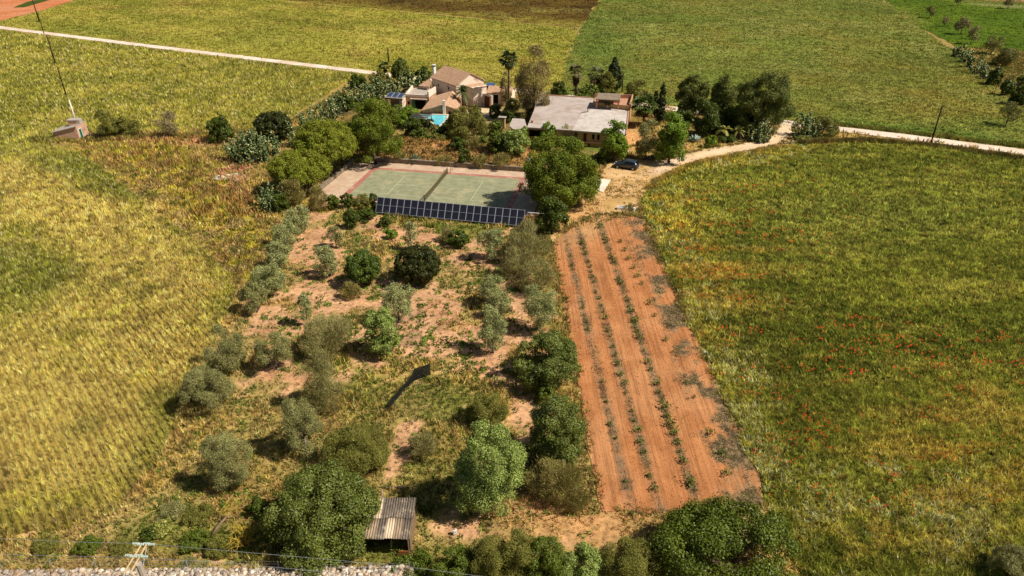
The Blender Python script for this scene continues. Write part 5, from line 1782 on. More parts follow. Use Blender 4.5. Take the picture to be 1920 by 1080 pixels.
# earth bank behind the wall
def bank():
    us = np.linspace(-17, 13, 76); vs = np.linspace(9.9, 20.5, 30)
    U, Vv = np.meshgrid(us, vs)
    U, Vv = U.ravel(), Vv.ravel()
    h = 1.75 * sstep(9.4, 15.0, Vv) * sstep(20.5, 17.0, Vv) * sstep(-17, -12, U) * sstep(13, 10, U)
    h = h * (.75 + .5 * fbm(U, Vv, 3.0, 201)) + (fbm(U, Vv, .8, 202) - .5) * .3 * sstep(9.9, 10.6, Vv)
    x = CO.x + U * math.cos(CA) - Vv * math.sin(CA); y = CO.y + U * math.sin(CA) + Vv * math.cos(CA)
    C = np.tile(K(158, 122, 74), (len(U), 1))
    C = bld(C, K(190, 148, 92), sstep(.42, .6, fbm(U, Vv, 2.2, 203)) * .8)
    C = bld(C, K(204, 152, 100), sstep(13, 15.5, Vv) * sstep(.4, .56, fbm(U, Vv, 3, 204)))
    C = bld(C, K(116, 92, 44), sstep(.52, .66, fbm(U, Vv, 1.4, 205)) * .7)
    ii = np.arange(len(U)).reshape(len(vs), len(us))
    F = np.stack([ii[:-1, :-1].ravel(), ii[:-1, 1:].ravel(), ii[1:, 1:].ravel(), ii[1:, :-1].ravel()], 1)
    o = link('earth_bank', np_mesh('earth_bank', np.stack([x, y, h], 1), F, C), M_OPEN)
    o['kind'] = 'structure'
    k = RNG.integers(0, len(U), 2600)
    jx, jy = RNG.uniform(-.2, .2, (2, 2600))
    Ct = C[k] * 1.05
    Ct = pick(Ct, [K(200, 164, 80), K(112, 116, 44), K(140, 104, 62)], [.25, .15, .2])
    tufts('bank_grass', x[k] + jx, y[k] + jy, np.full(2600, 1.9), Ct, .3, .05, .2, .6, 5, M_GRASS, z=h[k] - .03)
bank()

# ------------------------------------------------ ground mounted solar row
PB0, PB1 = G(704, 398, .3), G(981, 424, .3)
pdv = (PB1 - PB0); PL = pdv.length; pang = math.atan2(pdv.y, pdv.x)
sa = thing('solar_array', 'long row of dark solar panels in white frames beside the tennis court', 'solar panels', PB0, pang)
tilt = R_(56); PLn = 2.2
NP = 21
pw = PL / NP
Mt = Matrix.Rotation(tilt, 4, 'X')
for i in range(NP):
    pr_ = bpy.data.objects.new('solar_panel', None); COL.objects.link(pr_); pr_.parent = sa
    pr_.matrix_local = Matrix.Translation((i * pw, 0, 0)) @ Mt
    def fr(bm):
        w = pw - .006
        for a in ((0, w, 0, .04), (0, w, PLn - .04, PLn), (0, .04, .043, PLn - .043), (w - .04, w, .043, PLn - .043), (.043, w - .043, PLn / 2 - .015, PLn / 2 + .015)):
            box(bm, a[0], a[1], a[2], a[3], -.04, .012)
    if i == 0:
        f0 = child('frame', M_ALU, pr_, fr)
        g0 = child('glass', M_CELL, pr_, lambda bm: [box(bm, .043, pw - .049, .043, PLn / 2 - .018, -.02, .0), box(bm, .043, pw - .049, PLn / 2 + .018, PLn - .043, -.02, .0)])
    else:
        for q in (f0, g0):
            c_ = q.copy(); COL.objects.link(c_); c_.parent = pr_
zt = PLn * math.sin(tilt); yt = PLn * math.cos(tilt)
for i in range(0, NP + 1, 3):
    x_ = min(i * pw, PL - .1) + .03
    child('support_leg', M_STEEL, sa, lambda bm: [tube(bm, [(x_, yt * .85, -.35), (x_, yt * .85, zt * .82)], .035, 6), tube(bm, [(x_, .1, -.35), (x_, .1, .02)], .035, 6)])

# ------------------------------------------------ white farmhouse
A_ = G(807, 145, 4.5); D_ = G(854, 160, 4.5)
ua = math.atan2(D_.y - A_.y, D_.x - A_.x)
fh = thing('farmhouse', 'old white farmhouse with clay tile roofs, tall gabled block and lower wings', 'house', (A_.x, A_.y, 0), ua)
FM = frame_of(fh); FI = FM.inverted()
LH = 9.9
RUN, ZE, ZR = 3.9, 4.5, 6.55
def gable_walls(bm, x0, x1, y0, ym, y1, ze, zr, z0=-.1):
    """walls of a block with its ridge along x"""
    prism(bm, [(x0, y0), (x1, y0), (x1, y1), (x0, y1)], z0, ze)
    for x in (x0, x1):
        d = .25 if x == x0 else -.25
        v = [bm.verts.new(p) for p in ((x, y0, ze), (x, y1, ze), (x, ym, zr), (x + d, y0, ze), (x + d, y1, ze), (x + d, ym, zr))]
        for f in ((0, 1, 2), (5, 4, 3), (0, 2, 5, 3), (1, 4, 5, 2)): bm.faces.new([v[i] for i in f])
child('wall', M_STUCCO, fh, lambda bm: gable_walls(bm, 0.15, LH - .15, .25, RUN, RUN * 2 - .3, ZE - .05, ZR - .12))
def roof_pair(bm, x0, x1, y0, ym, y1, ze, zr, t=.14):
    slab(bm, [(x0, y0, ze), (x1, y0, ze), (x1, ym, zr), (x0, ym, zr)], t)
    slab(bm, [(x0, ym + .004, zr), (x1, ym + .004, zr), (x1, y1, ze), (x0, y1, ze)], t)
rf = child('roof', M_TILE, fh, lambda bm: roof_pair(bm, -.1, LH + .1, -.15, RUN, RUN * 2, ZE + .02, ZR + .06))
ch = child('chimney', M_WHITE, fh, lambda bm: [box(bm, -.55, .15, .9, 1.5, 3.0, 6.6), box(bm, -.62, .22, .82, 1.58, 6.95, 7.05)], bevel=.02)
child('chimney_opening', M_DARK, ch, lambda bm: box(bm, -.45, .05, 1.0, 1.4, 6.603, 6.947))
# gable end windows, front windows
def win(name, mat, root, x0, x1, y0, y1, z0, z1):
    w = child(name, mat, root, lambda bm: box(bm, x0, x1, y0, y1, z0, z1))
    return w
for y0 in (2.2, 4.9):
    w = win('window', M_BROWND, fh, LH - .18, LH - .10, y0, y0 + .8, 2.9, 4.0)
    child('sill', M_CONC, w, lambda bm: box(bm, LH - .14, LH - .02, y0 - .1, y0 + .9, 2.78, 2.897))
for x0 in (2.6, 6.6):
    win('window', M_DARK, fh, x0, x0 + .35, .19, .26, 3.0, 3.5)
# annex to the right of the gable end
child('annex', M_STUCCO, fh, lambda bm: box(bm, LH + .0, LH + 2.6, 2.5, 6.2, -.1, 4.1), bevel=.03)
child('annex_roof', M_TILE, fh, lambda bm: slab(bm, [(LH + .05, 2.4, 4.22), (LH + 2.75, 2.4, 4.05), (LH + 2.75, 6.3, 4.05), (LH + .05, 6.3, 4.22)], .1))
child('yard_wall', M_STUCCO, fh, lambda bm: box(bm, LH + 2.6, LH + 5.6, 5.2, 5.5, -.1, 2.6), bevel=.03)
child('garage_door', M_BROWND, fh, lambda bm: box(bm, LH + 3.2, LH + 5.0, 5.14, 5.198, 0, 2.2))
# low wing towards the pool, in world axes
wr = Matrix.Rotation(-ua, 4, 'Z')
def toF(p): return FI @ Vector(p)
WX0, WXM, WX1, WY0, WY1 = -18.3, -13.6, -10.6, 137.3, 147.6
def wingw(bm):
    ze, zr = 1.75, 2.85
    pts = [toF((WX0 + .2, WY0 + .2, 0)), toF((WX1 - .2, WY0 + .0, 0)), toF((WX1 - .2, WY1, 0)), toF((WX0 + 1.4, WY1, 0))]
    prism(bm, [(p.x, p.y) for p in pts], -.1, ze)
    a = [toF((WX0 + .2, WY0 + .2, ze)), toF((WX1 - .2, WY0 + .0, ze)), toF((WXM, WY0 + .1, zr))]
    b = [p + (toF((0, .3, 0)) - toF((0, 0, 0))) for p in a]
    a = [bm.verts.new(p) for p in a]; b = [bm.verts.new(p) for p in b]
    bm.faces.new(a); bm.faces.new(b[::-1])
    for i in range(3): bm.faces.new((a[i], b[i], b[(i + 1) % 3], a[(i + 1) % 3]))
child('wing_wall', M_STONEW, fh, wingw)
def wingr(bm):
    ze, zr, zb = 1.82, 2.98, 3.3
    slab(bm, [toF((WX0, WY0 - .1, ze)), toF((WXM, WY0 - .15, zr)), toF((WXM + .9, WY1, zb)), toF((WX0 + 1.4, WY1 - 1, ze + .5))], .12)
    slab(bm, [toF((WXM + .01, WY0 - .15, zr)), toF((WX1, WY0 - .2, ze)), toF((WX1 - .3, WY1 + 1, ze + .1)), toF((WXM + .91, WY1, zb))], .12)
child('wing_roof', M_TILE, fh, wingr)
child('wing_chimney', M_STUCCO, fh, lambda bm: box(bm, -.28, .28, -.3, .3, .2, 3.9, Matrix.Translation(toF((WXM, WY0 - .35, 0))) @ wr), bevel=.03)
for dx in (1.0, 2.1):
    child('wing_window', M_DARK, fh, lambda bm: box(bm, -.25, .25, -.05, .1, 1.0, 1.55, Matrix.Translation(toF((WXM + dx, WY0 - .02, 0))) @ wr))
# flat terrace block with dark archway
TB = [(-22.6, 146.0), (-17.5, 145.0), (-16.4, 149.5), (-17.9, 153.4), (-22.2, 153.6)]
child('terrace_block', M_STONEW, fh, lambda bm: prism(bm, [toF((x, y, 0)).to_2d() for x, y in TB], -.1, 2.5), bevel=.02)
child('terrace_floor', M_CONC, fh, lambda bm: prism(bm, [toF((x, y, 0)).to_2d() for x, y in [(-22.2, 146.4), (-17.8, 145.5), (-16.8, 149.5), (-18.1, 153.0), (-21.9, 153.2)]], 2.5, 2.53))
def par(bm):
    for a, b, h in ((TB[4], TB[0], .55), (TB[0], TB[1], .45), (TB[1], TB[2], 1.2)):
        a_, b_ = Vector(a), Vector(b)
        d = (b_ - a_).normalized(); n_ = Vector((-d.y, d.x)) * .3
        prism(bm, [toF((*q, 0)).to_2d() for q in (a_, b_, b_ + n_, a_ + n_)], 2.504, 2.5 + h)
child('parapet', M_STUCCO, fh, par)
td = math.atan2(145.0 - 146.0, 5.1)
Mar = Matrix.Translation(toF((-20.6, 145.55, 0))) @ Matrix.Rotation(td - ua, 4, 'Z')
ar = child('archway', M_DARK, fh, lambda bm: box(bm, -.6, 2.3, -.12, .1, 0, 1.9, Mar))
child('lintel', M_STUCCO, ar, lambda bm: box(bm, -1.0, 2.7, -.2, .06, 1.92, 2.12, Mar))
child('shutter', M_GREEND, ar, lambda bm: box(bm, -.55, .1, -.16, -.125, .1, 1.8, Mar))
child('window', M_DARK, fh, lambda bm: box(bm, -1.6, -1.25, -.1, .05, .9, 1.4, Mar))
def lean(bm):
    q = [G(784.5, 160.5, 3.3), G(804, 147.8, 4.3), G(809, 150.5, 4.3), G(806, 163, 3.3)]
    slab(bm, [toF(p) for p in q], .12)
child('lean_to_roof', M_TILE, fh, lean)
def leanw(bm):
    q = [G(785.5, 161, 3.1), G(804, 149, 3.1), G(808, 151, 3.1), G(805, 162.5, 3.1)]
    prism(bm, [toF(p).to_2d() for p in q], 0, 3.05)
child('lean_to_wall', M_STUCCO, fh, leanw)

lt = thing('carport', 'open lean-to left of the farmhouse with three blue solar panels on its roof', 'carport', (-26.8, 145.6, 0), R_(-17))
child('roof', M_CONC, lt, lambda bm: slab(bm, [(-.1, -.2, 2.42), (4.0, -.2, 2.42), (4.0, 2.6, 2.85), (-.1, 2.6, 2.85)], .12))
child('back_wall', M_STONEW, lt, lambda bm: box(bm, 0, 3.9, 2.2, 2.5, -.1, 2.6))
child('side_wall', M_STUCCO, lt, lambda bm: box(bm, 3.5, 3.9, -.1, 2.2, -.1, 2.3))
for x_ in (.1, 3.2):
    child('post', M_CONC, lt, lambda bm: box(bm, x_, x_ + .25, -.1, .15, -.1, 2.3))
child('beam', M_TRUNKW, lt, lambda bm: box(bm, -.1, 4.0, -.18, .05, 2.04, 2.28))
for i in range(3):
    o = bpy.data.objects.new('solar_panel', None); COL.objects.link(o); o.parent = lt
    o.location = (.15 + i * 1.25, .05, 2.50)
    Mx = Matrix.Rotation(math.atan2(.43, 2.8) + .12, 4, 'X')
    child('frame', M_ALU, o, lambda bm: [box(bm, a, b, c, d, 0, .05, Mx) for a, b, c, d in ((0, 1.18, 0, .06), (0, 1.18, 1.84, 1.9), (0, .06, .063, 1.837), (1.12, 1.18, .063, 1.837))])
    child('glass', M_CELLB, o, lambda bm: box(bm, .063, 1.117, .063, 1.837, .01, .04, Mx))

# swimming pool, raised
pl_ = [G(788, 213.5, 1.2), G(839, 215.5, 1.2), G(834, 226, 1.2), G(824, 235, 1.2), G(816, 233, 1.2)]
po = thing('swimming_pool', 'turquoise swimming pool in front of the farmhouse wing', 'swimming pool', (pl_[0].x, pl_[0].y, 0))
cen = sum(pl_, Vector()) / 5
inn = [p.lerp(cen, .0) - po.location for p in pl_]
out_ = [cen + (p - cen) * 1.0 + (p - cen).normalized() * .55 - po.location for p in pl_]
def rim(bm):
    for z0, z1 in ((-.1, 1.2),):
        n = 5
        a = [bm.verts.new((p.x, p.y, z0)) for p in out_]; b = [bm.verts.new((p.x, p.y, z1)) for p in out_]
        c = [bm.verts.new((p.x, p.y, z1)) for p in inn]; d = [bm.verts.new((p.x, p.y, .3)) for p in inn]
        for i in range(n):
            j = (i + 1) % n
            bm.faces.new((a[i], a[j], b[j], b[i])); bm.faces.new((b[i], b[j], c[j], c[i])); bm.faces.new((c[i], c[j], d[j], d[i]))
        bm.faces.new(d)
child('basin', mat_noise('pool_surround', K(236, 216, 190), K(214, 190, 160), 2, .9, .1, .2, .01), po, rim)
def mk_water():
    m, n, l, b = _base('pool_water')
    f = noise_val(n, l, .5, 3, .6)
    l.new(ramp(n, l, f, [(0.35, tuple(K(70, 176, 210))), (0.6, tuple(K(120, 218, 222))), (0.72, tuple(K(180, 234, 226)))]), b.inputs['Base Color'])
    b.inputs['Roughness'].default_value = .06
    f2 = noise_val(n, l, 3, 3, .6)
    bump(n, l, b, f2, .15, .03)
    return m
child('water', mk_water(), po, lambda bm: bm.faces.new([bm.verts.new((p.x, p.y, 1.08)) for p in inn]))

pg_b = G(772, 246)
pg = thing('pergola', 'dark slatted pergola roof among the garden shrubs below the pool', 'pergola', pg_b, R_(-12))
for x_, y_ in ((0, 0), (3.0, 0), (0, 3.2), (3.0, 3.2)):
    child('post', M_WOODP, pg, lambda bm: box(bm, x_ - .06, x_ + .06, y_ - .06, y_ + .06, 0, 2.4))
child('side_beam', M_CONC, pg, lambda bm: box(bm, 3.0 - .08, 3.0 + .08, -.3, 3.5, 2.403, 2.58))
child('side_beam', M_WOODP, pg, lambda bm: box(bm, -.08, .08, -.3, 3.5, 2.403, 2.58))
for i in range(6):
    child('slat', M_WOODP if i % 2 else M_STEEL, pg, lambda bm: box(bm, -.2, 3.2, -.2 + i * .65, -.05 + i * .65, 2.583, 2.68))
gc = thing('garden_chimney', 'small square stone barbecue chimney among shrubs left of the flat house', 'chimney', G(942, 240), R_(-13))
child('stack', M_STONEW, gc, lambda bm: box(bm, -.55, .55, -.4, .4, -.1, 1.9), bevel=.03)
child('cap', M_CONC, gc, lambda bm: box(bm, -.75, .75, -.55, .55, 2.05, 2.18))
child('cap_support', M_STONEW, gc, lambda bm: [box(bm, x_, x_ + .2, -.3, .3, 1.9, 2.05) for x_ in (-.5, .3)])

# small tile roofed house
sh = thing('cottage', 'small tile roofed outbuilding half hidden behind the tall fan palm', 'outbuilding', (-5.6, 150.0, 0), R_(-12))
child('wall', M_STUCCO, sh, lambda bm: [prism(bm, [(0.2, .2), (5.4, .2), (5.4, 4.6), (.2, 4.6)], -.1, 2.2)])
child('roof', M_TILE, sh, lambda bm: [slab(bm, [(0, 0, 2.25), (5.6, 0, 2.25), (5.6, 2.4, 3.3), (0, 2.4, 3.3)], .12), slab(bm, [(0, 2.404, 3.3), (5.6, 2.404, 3.3), (5.6, 4.8, 2.25), (0, 4.8, 2.25)], .12)])
child('gable', M_STUCCO, sh, lambda bm: [bm.faces.new([bm.verts.new(p) for p in ((x_, .2, 2.2), (x_, 4.6, 2.2), (x_, 2.4, 3.15))]) for x_ in (.25, 5.35)])
child('door', M_DARK, sh, lambda bm: box(bm, 1.6, 2.6, .14, .21, 0, 1.9))
tk = thing('storage_container', 'dark box container with a blue cover beside the small tiled outbuilding', 'container', G(911, 178), R_(-12))
child('body', M_DARK, tk, lambda bm: box(bm, 0, 1.5, 0, 2.4, .1, 2.0), bevel=.04)
child('cover', M_BLUE, tk, lambda bm: slab(bm, [(-.06, -.06, 2.16), (1.56, -.06, 2.16), (1.56, 2.46, 2.22), (-.06, 2.46, 2.22)], .14))
child('skids', M_WOODP, tk, lambda bm: [box(bm, x_, x_ + .15, 0, 2.4, 0, .1) for x_ in (.1, 1.25)])

# ------------------------------------------------ flat roofed house
HX, HY, HA = 2.7, 121.9, R_(-13.4)
hh_ = thing('flat_roofed_house', 'large single storey house with a pale flat concrete roof and a terracotta roof terrace', 'house', (HX, HY, 0), HA)
HM = frame_of(hh_); HI = HM.inverted()
def roofpt(px, py):
    z = 2.9
    for _ in range(6):
        p = G(px, py, z); z = 2.8 + .022 * (p.y - 119)
    return HI @ p
RP = [roofpt(*q) for q in ((988, 238.6), (1071, 244), (1127, 248.5), (1174, 252.5), (1179, 207), (1112, 199.5), (1115, 184), (1013, 178))]
def roofz(p): return p.z
# three coating fields butted edge to edge
J0 = roofpt(1090, 212.5); J1 = roofpt(1073, 244.2); J2 = roofpt(1102, 210)
child('roof', M_ROOFC, hh_, lambda bm: slab(bm, [RP[0], J1, J0, J2, RP[5], RP[6], RP[7]], .22))
child('roof_extension', M_ROOFW, hh_, lambda bm: slab(bm, [J1 + Vector((.01, 0, .004)), RP[2] + Vector((0, 0, .004)), RP[3], RP[4], RP[5] + Vector((.02, -.02, 0)), J2 + Vector((.02, -.02, 0)), J0 + Vector((.02, 0, 0))], .22))
cc_ = sum(RP, Vector()) / len(RP)
ins = [p + (cc_ - p).normalized() * .35 for p in RP]
def wallsf(bm):
    n = len(ins)
    a = [bm.verts.new((p.x, p.y, -.1)) for p in ins]; b = [bm.verts.new((p.x, p.y, p.z - .2)) for p in ins]
    for i in range(n): bm.faces.new((a[i], a[(i + 1) % n], b[(i + 1) % n], b[i]))
    bm.faces.new(b)
child('wall', M_TANW, hh_, wallsf)
child('roof_edge', M_TERRA, hh_, lambda bm: [box(bm, 0, (b - a).length, -.12, .12, .0, .14, Matrix.Translation(a + Vector((0, 0, .004))) @ (b - a).to_track_quat('X', 'Z').to_matrix().to_4x4()) for a, b in ((RP[7], RP[6]), (RP[3], RP[4]))])
child('roof_pipe', M_WOODP, hh_, lambda bm: [tube(bm, [J2 + Vector((0, 0, 0)), J2 + Vector((0, 0, 1.1))], .06, 6), tube(bm, [J0 + Vector((-.1, .0, .05)), J2 + Vector((-.1, 0, .05))], .05, 6)])
child('roof_vent', M_TERRA, hh_, lambda bm: box(bm, -.2, .2, -.2, .2, 0, .45, Matrix.Translation(roofpt(998, 230))), bevel=.03)
# annex with dark porch
AN = [roofpt(*q) for q in ((961, 221.7), (983.6, 223), (988.3, 238.9), (962.5, 242.3), (955, 236))]
child('annex_roof', M_ROOFC, hh_, lambda bm: slab(bm, [AN[4], AN[3], AN[2] - Vector((.02, 0, .0)), AN[1], AN[0]], .2))
child('annex_wall', M_TANW, hh_, lambda bm: prism(bm, [(p.x + d[0], p.y + d[1]) for p, d in zip(AN, ((.2, -.3), (-.3, -.3), (-.3, 1.6), (.1, 1.6), (.25, .3)))], -.1, 2.55))
# porch: dark recess along the left of the front
F0, F1, F2_, F3 = ins[0], ins[1], ins[2], ins[3]
def onf(a, b, t): return a.lerp(b, t)
def front_box(bm, a, b, t0, t1, z0, z1, d0, d1):
    d = (b - a); L = d.xy.length; ang = math.atan2(d.y, d.x)
    box(bm, L * t0, L * t1, d0, d1, z0, z1, Matrix.Translation((a.x, a.y, 0)) @ Matrix.Rotation(ang, 4, 'Z'))
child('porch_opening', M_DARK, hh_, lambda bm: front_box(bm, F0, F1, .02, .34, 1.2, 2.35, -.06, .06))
child('porch_parapet', M_TANW, hh_, lambda bm: front_box(bm, F0, F1, .0, .52, -.05, .9, -.16, -.01))
for t0, t1, mt, z0, z1, nm in ((.10, .21, M_BROWND, .95, 2.35, 'door'), (.42, .53, mat_plain('dark_red_shutter', K(90, 34, 26), .6, .2), .95, 2.35, 'door'), (.72, .80, M_DARK, 1.35, 2.3, 'window'), (.90, .98, M_DARK, 1.35, 2.3, 'window')):
    w = child(nm, mt, hh_, lambda bm: front_box(bm, F1, F2_, t0, t1, z0, z1, -.05, .05))
    if nm == 'window':
        child('frame', M_CONC, w, lambda bm: [front_box(bm, F1, F2_, t0 - .008, t1 + .008, z1 + .003, z1 + .1, -.08, .04), front_box(bm, F1, F2_, t0 - .008, t1 + .008, z0 - .1, z0 - .003, -.1, .04)])
child('ledge', M_TERRA, hh_, lambda bm: front_box(bm, F1, F3, .0, 1.0, .78, .9, -.35, -.02))
child('window', M_DARK, hh_, lambda bm: front_box(bm, F1, F2_, .60, .66, .15, .5, -.05, .03))
# terrace
TZ = RP[5].z
t_fl, t_fr = RP[5], RP[4] + Vector((.1, .1, 0))
t_br = HI @ G(1186, 182.5, 3.7); t_bl = RP[6]
def wallseg(bm, a, b, z0, z1, th=.22):
    d = b - a; L = d.xy.length
    box(bm, 0, L, -th / 2, th / 2, z0, z1, Matrix.Translation((a.x, a.y, 0)) @ Matrix.Rotation(math.atan2(d.y, d.x), 4, 'Z'))
child('terrace_base', M_TANW, hh_, lambda bm: prism(bm, [p.to_2d() for p in (t_fl, t_fr, t_br, t_bl)], -.1, TZ + .28))
child('terrace_floor', M_TERRA, hh_, lambda bm: prism(bm, [(p.lerp((t_fl + t_br) / 2, .03)).to_2d() for p in (t_fl, t_fr, t_br, t_bl)], TZ + .28, TZ + .31))
child('terrace_parapet', M_TANW, hh_, lambda bm: [wallseg(bm, t_fl, t_fr, TZ + .284, TZ + .75), wallseg(bm, t_fr, t_br, TZ + .284, TZ + 1.15)])
child('terrace_back_wall', M_TERRA, hh_, lambda bm: [wallseg(bm, t_br, t_bl, TZ + .284, TZ + 1.05)])
r1 = random.Random(8)
child('terrace_capping', M_TERRA, hh_, lambda bm: [wallseg(bm, t_fl.lerp(t_fr, i / 7 + .01), t_fl.lerp(t_fr, (i + 1) / 7 - .01), TZ + .753, TZ + .83 + r1.uniform(0, .05), .36) for i in range(7)])
hz = TZ + 1.95
HB = [HI @ G(1122, 174, hz + .1), HI @ G(1164.5, 175.5, hz + .1), HI @ G(1162, 188, hz), HI @ G(1117, 185.5, hz)]
child('canopy', mat_noise('canopy_cement', K(158, 140, 116), K(124, 110, 92), 1.5, .95, .1, .3, .02), hh_, lambda bm: slab(bm, [HB[3], HB[2], HB[1], HB[0]], .14))
for q in range(4):
    p = HB[q].lerp((HB[0] + HB[2]) / 2, .1)
    child('canopy_post', M_TERRA, hh_, lambda bm: box(bm, p.x - .14, p.x + .14, p.y - .14, p.y + .14, TZ + .28, p.z - .16))
child('canopy_wall', M_TERRA, hh_, lambda bm: wallseg(bm, HB[0].lerp(HB[1], .08) - Vector((0, .5, 0)), HB[1].lerp(HB[0], .05) - Vector((0, .5, 0)), TZ + .29, hz - .22))
tp = thing('potted_plant', 'dark potted plant under the roof terrace canopy', 'potted plant', HM @ Vector(((HB[2].x + HB[3].x) / 2, (HB[2].y + HB[3].y) / 2 + .5, TZ + .31)))
child('pot', M_TERRA, tp, lambda bm: tube(bm, [(0, 0, 0), (0, 0, .4)], [.18, .26], 10))
rq = np.random.default_rng(9)
Pq = rq.normal(0, .3, (160, 3)) + np.array([0, 0, .85])
link('foliage', np_mesh('foliage', *leaves(rq, Pq, unit(rq.normal(0, 1, (160, 3))), .3, .14, np.tile(K(60, 76, 34), (160, 1)))), M_LEAF, tp)
# patio steps and low wall beside the house
st_ = thing('steps', 'pale concrete steps and path beside the grey olive, above the car', 'steps', G(1177, 287), R_(40))
child('tread', M_CONC, st_, lambda bm: [box(bm, -.9, .9, i * .55, i * .55 + .6, 0, .12 + i * .13) for i in range(6)])
child('side_wall', M_STONEW, st_, lambda bm: [box(bm, -1.25, -.92, -.5, 3.4, -.1, .7)])

# ------------------------------------------------ pump house
pc = G(150, 263)
ph = thing('pump_house', 'small pinkish pump house with a sloping roof and a green door in the wheat', 'hut', pc, R_(4))
PW, PD = 4.4, 3.6
def pumpw(bm):
    v = [bm.verts.new(p) for p in ((-PW, 0, -.1), (0, 0, -.1), (0, PD, -.1), (-PW, PD, -.1), (-PW, 0, 1.5), (0, 0, 2.5), (0, PD, 2.5), (-PW, PD, 1.5))]
    for f in ((3, 2, 1, 0), (4, 5, 6, 7), (0, 1, 5, 4), (1, 2, 6, 5), (2, 3, 7, 6), (3, 0, 4, 7)): bm.faces.new([v[i] for i in f])
child('wall', M_PUMPW, ph, pumpw)
sl = (2.5 - 1.5) / PW
child('roof', M_CONC, ph, lambda bm: slab(bm, [(-PW - .25, -.25, 1.5 - .25 * sl + .14), (.03, -.25, 2.5 + .15), (.03, PD + .15, 2.5 + .15), (-PW - .25, PD + .15, 1.5 - .25 * sl + .14)], .13))
dr = child('door', M_GREEND, ph, lambda bm: box(bm, -.02, .03, .55, 1.4, .05, 1.85))
child('door_frame', M_WHITE, dr, lambda bm: [box(bm, -.02, .05, .4, .547, .05, 1.95), box(bm, -.02, .05, 1.403, 1.5, .05, 1.95), box(bm, -.02, .05, .55, 1.4, 1.853, 1.95)])
child('ramp', M_CONC, ph, lambda bm: [box(bm, .0, 2.2, 1.6, 3.4, -.1, .28)], bevel=.08)
child('roof_box', M_PUMPW, ph, lambda bm: box(bm, -2.2, -.6, 1.9, 3.3, 1.95, 3.15), bevel=.02)
child('roof_box_lid', M_CONC, ph, lambda bm: box(bm, -2.35, -.45, 1.75, 3.45, 3.153, 3.27))
child('roof_box', M_CONC, ph, lambda bm: box(bm, -.58, -.1, 1.9, 2.9, 2.3, 3.3), bevel=.02)

# ------------------------------------------------ poles
def pole(base_px, top_row, label, mat=M_WOODP, r=.13, cap=True, name='utility_pole'):
    b = G(*base_px)
    h = z_at(b, top_row)
    root = thing(name, label, 'pole', b, 0, None)
    child('shaft', mat, root, lambda bm: tube(bm, [(0, 0, -.2), (0, 0, h)], [r, r * .75], 8), True)
    if cap:
        child('insulator', mat, root, lambda bm: [tube(bm, [(0, 0, h * .97), (.22, 0, h * .985), (.24, 0, h * 1.01)], .035, 6)])
    return root
pole((74, 41), -6, 'dark wooden pole farthest away at the upper left, in front of the orange ploughed field', r=.2)
pole((82.8, 64), 25, 'thin wooden pole standing at the edge of the pale lane, upper left', r=.12)
pole((105, 122), 65, 'dark wooden pole in the yellow field just below the pale lane', r=.17)
pole((124.4, 179.6), 127, 'dark wooden pole in the wheat directly behind the pump house', r=.14)
pole((146, 240), 187, 'pale concrete pole rising behind the pump house roof', M_CONCL, r=.16)
pole((729, 117), 91, 'short dark pole in the field edge behind the farmhouse', r=.2)
pole((1166, 173), 137, 'thin dark pole behind the roof terrace', r=.14)
pole((1745, 270), 199, 'tall dark pole beside the lane on the right', r=.14)

# ------------------------------------------------ car
wf, wb = G(1158, 316.2), G(1186, 320.1)
dv = wf - wb
car = thing('parked_car', 'dark blue grey hatchback parked on the dry grass of the yard', 'car', (wf + wb) / 2, math.atan2(dv.y, dv.x))
car.location += Vector((-math.sin(car.rotation_euler.z), math.cos(car.rotation_euler.z), 0)) * -.8
ST_ = [(-2.0, .35, .72, .72, .66, .6), (-1.88, .24, .95, 1.02, .82, .66), (-1.55, .2, .98, 1.36, .87, .64), (-1.0, .2, .96, 1.47, .88, .62), (-.1, .2, .94, 1.49, .88, .62),
       (.45, .2, .93, 1.36, .88, .62), (1.0, .2, .92, .97, .87, .68), (1.55, .22, .82, .86, .85, .7), (1.92, .26, .68, .72, .76, .62), (2.05, .36, .56, .58, .62, .55)]
def carbody(bm):
    rings = []
    for x_, zl, zb, zr, wb_, wr_ in ST_:
        rings.append([bm.verts.new(p) for p in ((x_, -wb_ * .9, zl), (x_, -wb_, (zl + zb) / 2), (x_, -wb_ * .97, zb), (x_, -wr_, zr - .03), (x_, -wr_ * .7, zr),
                                                (x_, wr_ * .7, zr), (x_, wr_, zr - .03), (x_, wb_ * .97, zb), (x_, wb_, (zl + zb) / 2), (x_, wb_ * .9, zl))])
    for a, b in zip(rings[:-1], rings[1:]):
        for k in range(10): bm.faces.new((a[k], a[(k + 1) % 10], b[(k + 1) % 10], b[k]))
    bm.faces.new(rings[0]); bm.faces.new(rings[-1][::-1])
child('body', M_CAR, car, carbody, True)
def glassf(bm):
    for sg in (-1, 1):
        for x0, x1 in ((-1.5, -.72), (-.66, .1), (.16, .82)):
            def pt_(x_, t):
                for (a, b) in zip(ST_[:-1], ST_[1:]):
                    if a[0] <= x_ <= b[0]:
                        k = (x_ - a[0]) / (b[0] - a[0]); q = [a[i] + (b[i] - a[i]) * k for i in range(6)]
                y_ = q[4] * .97 + (q[5] - q[4] * .97) * t; z_ = q[2] + (q[3] - .03 - q[2]) * t
                return (x_, sg * (y_ + .012), z_ + .004)
            bm.faces.new([bm.verts.new(p) for p in (pt_(x0, .12), pt_(x1, .12), pt_(x1, .88), pt_(x0, .88))])
child('side_windows', M_GLASSD, car, glassf)
child('windscreen', M_GLASSD, car, lambda bm: bm.faces.new([bm.verts.new(p) for p in ((.98, -.6, 1.0), (.98, .6, 1.0), (.50, .48, 1.37), (.50, -.48, 1.37))]))
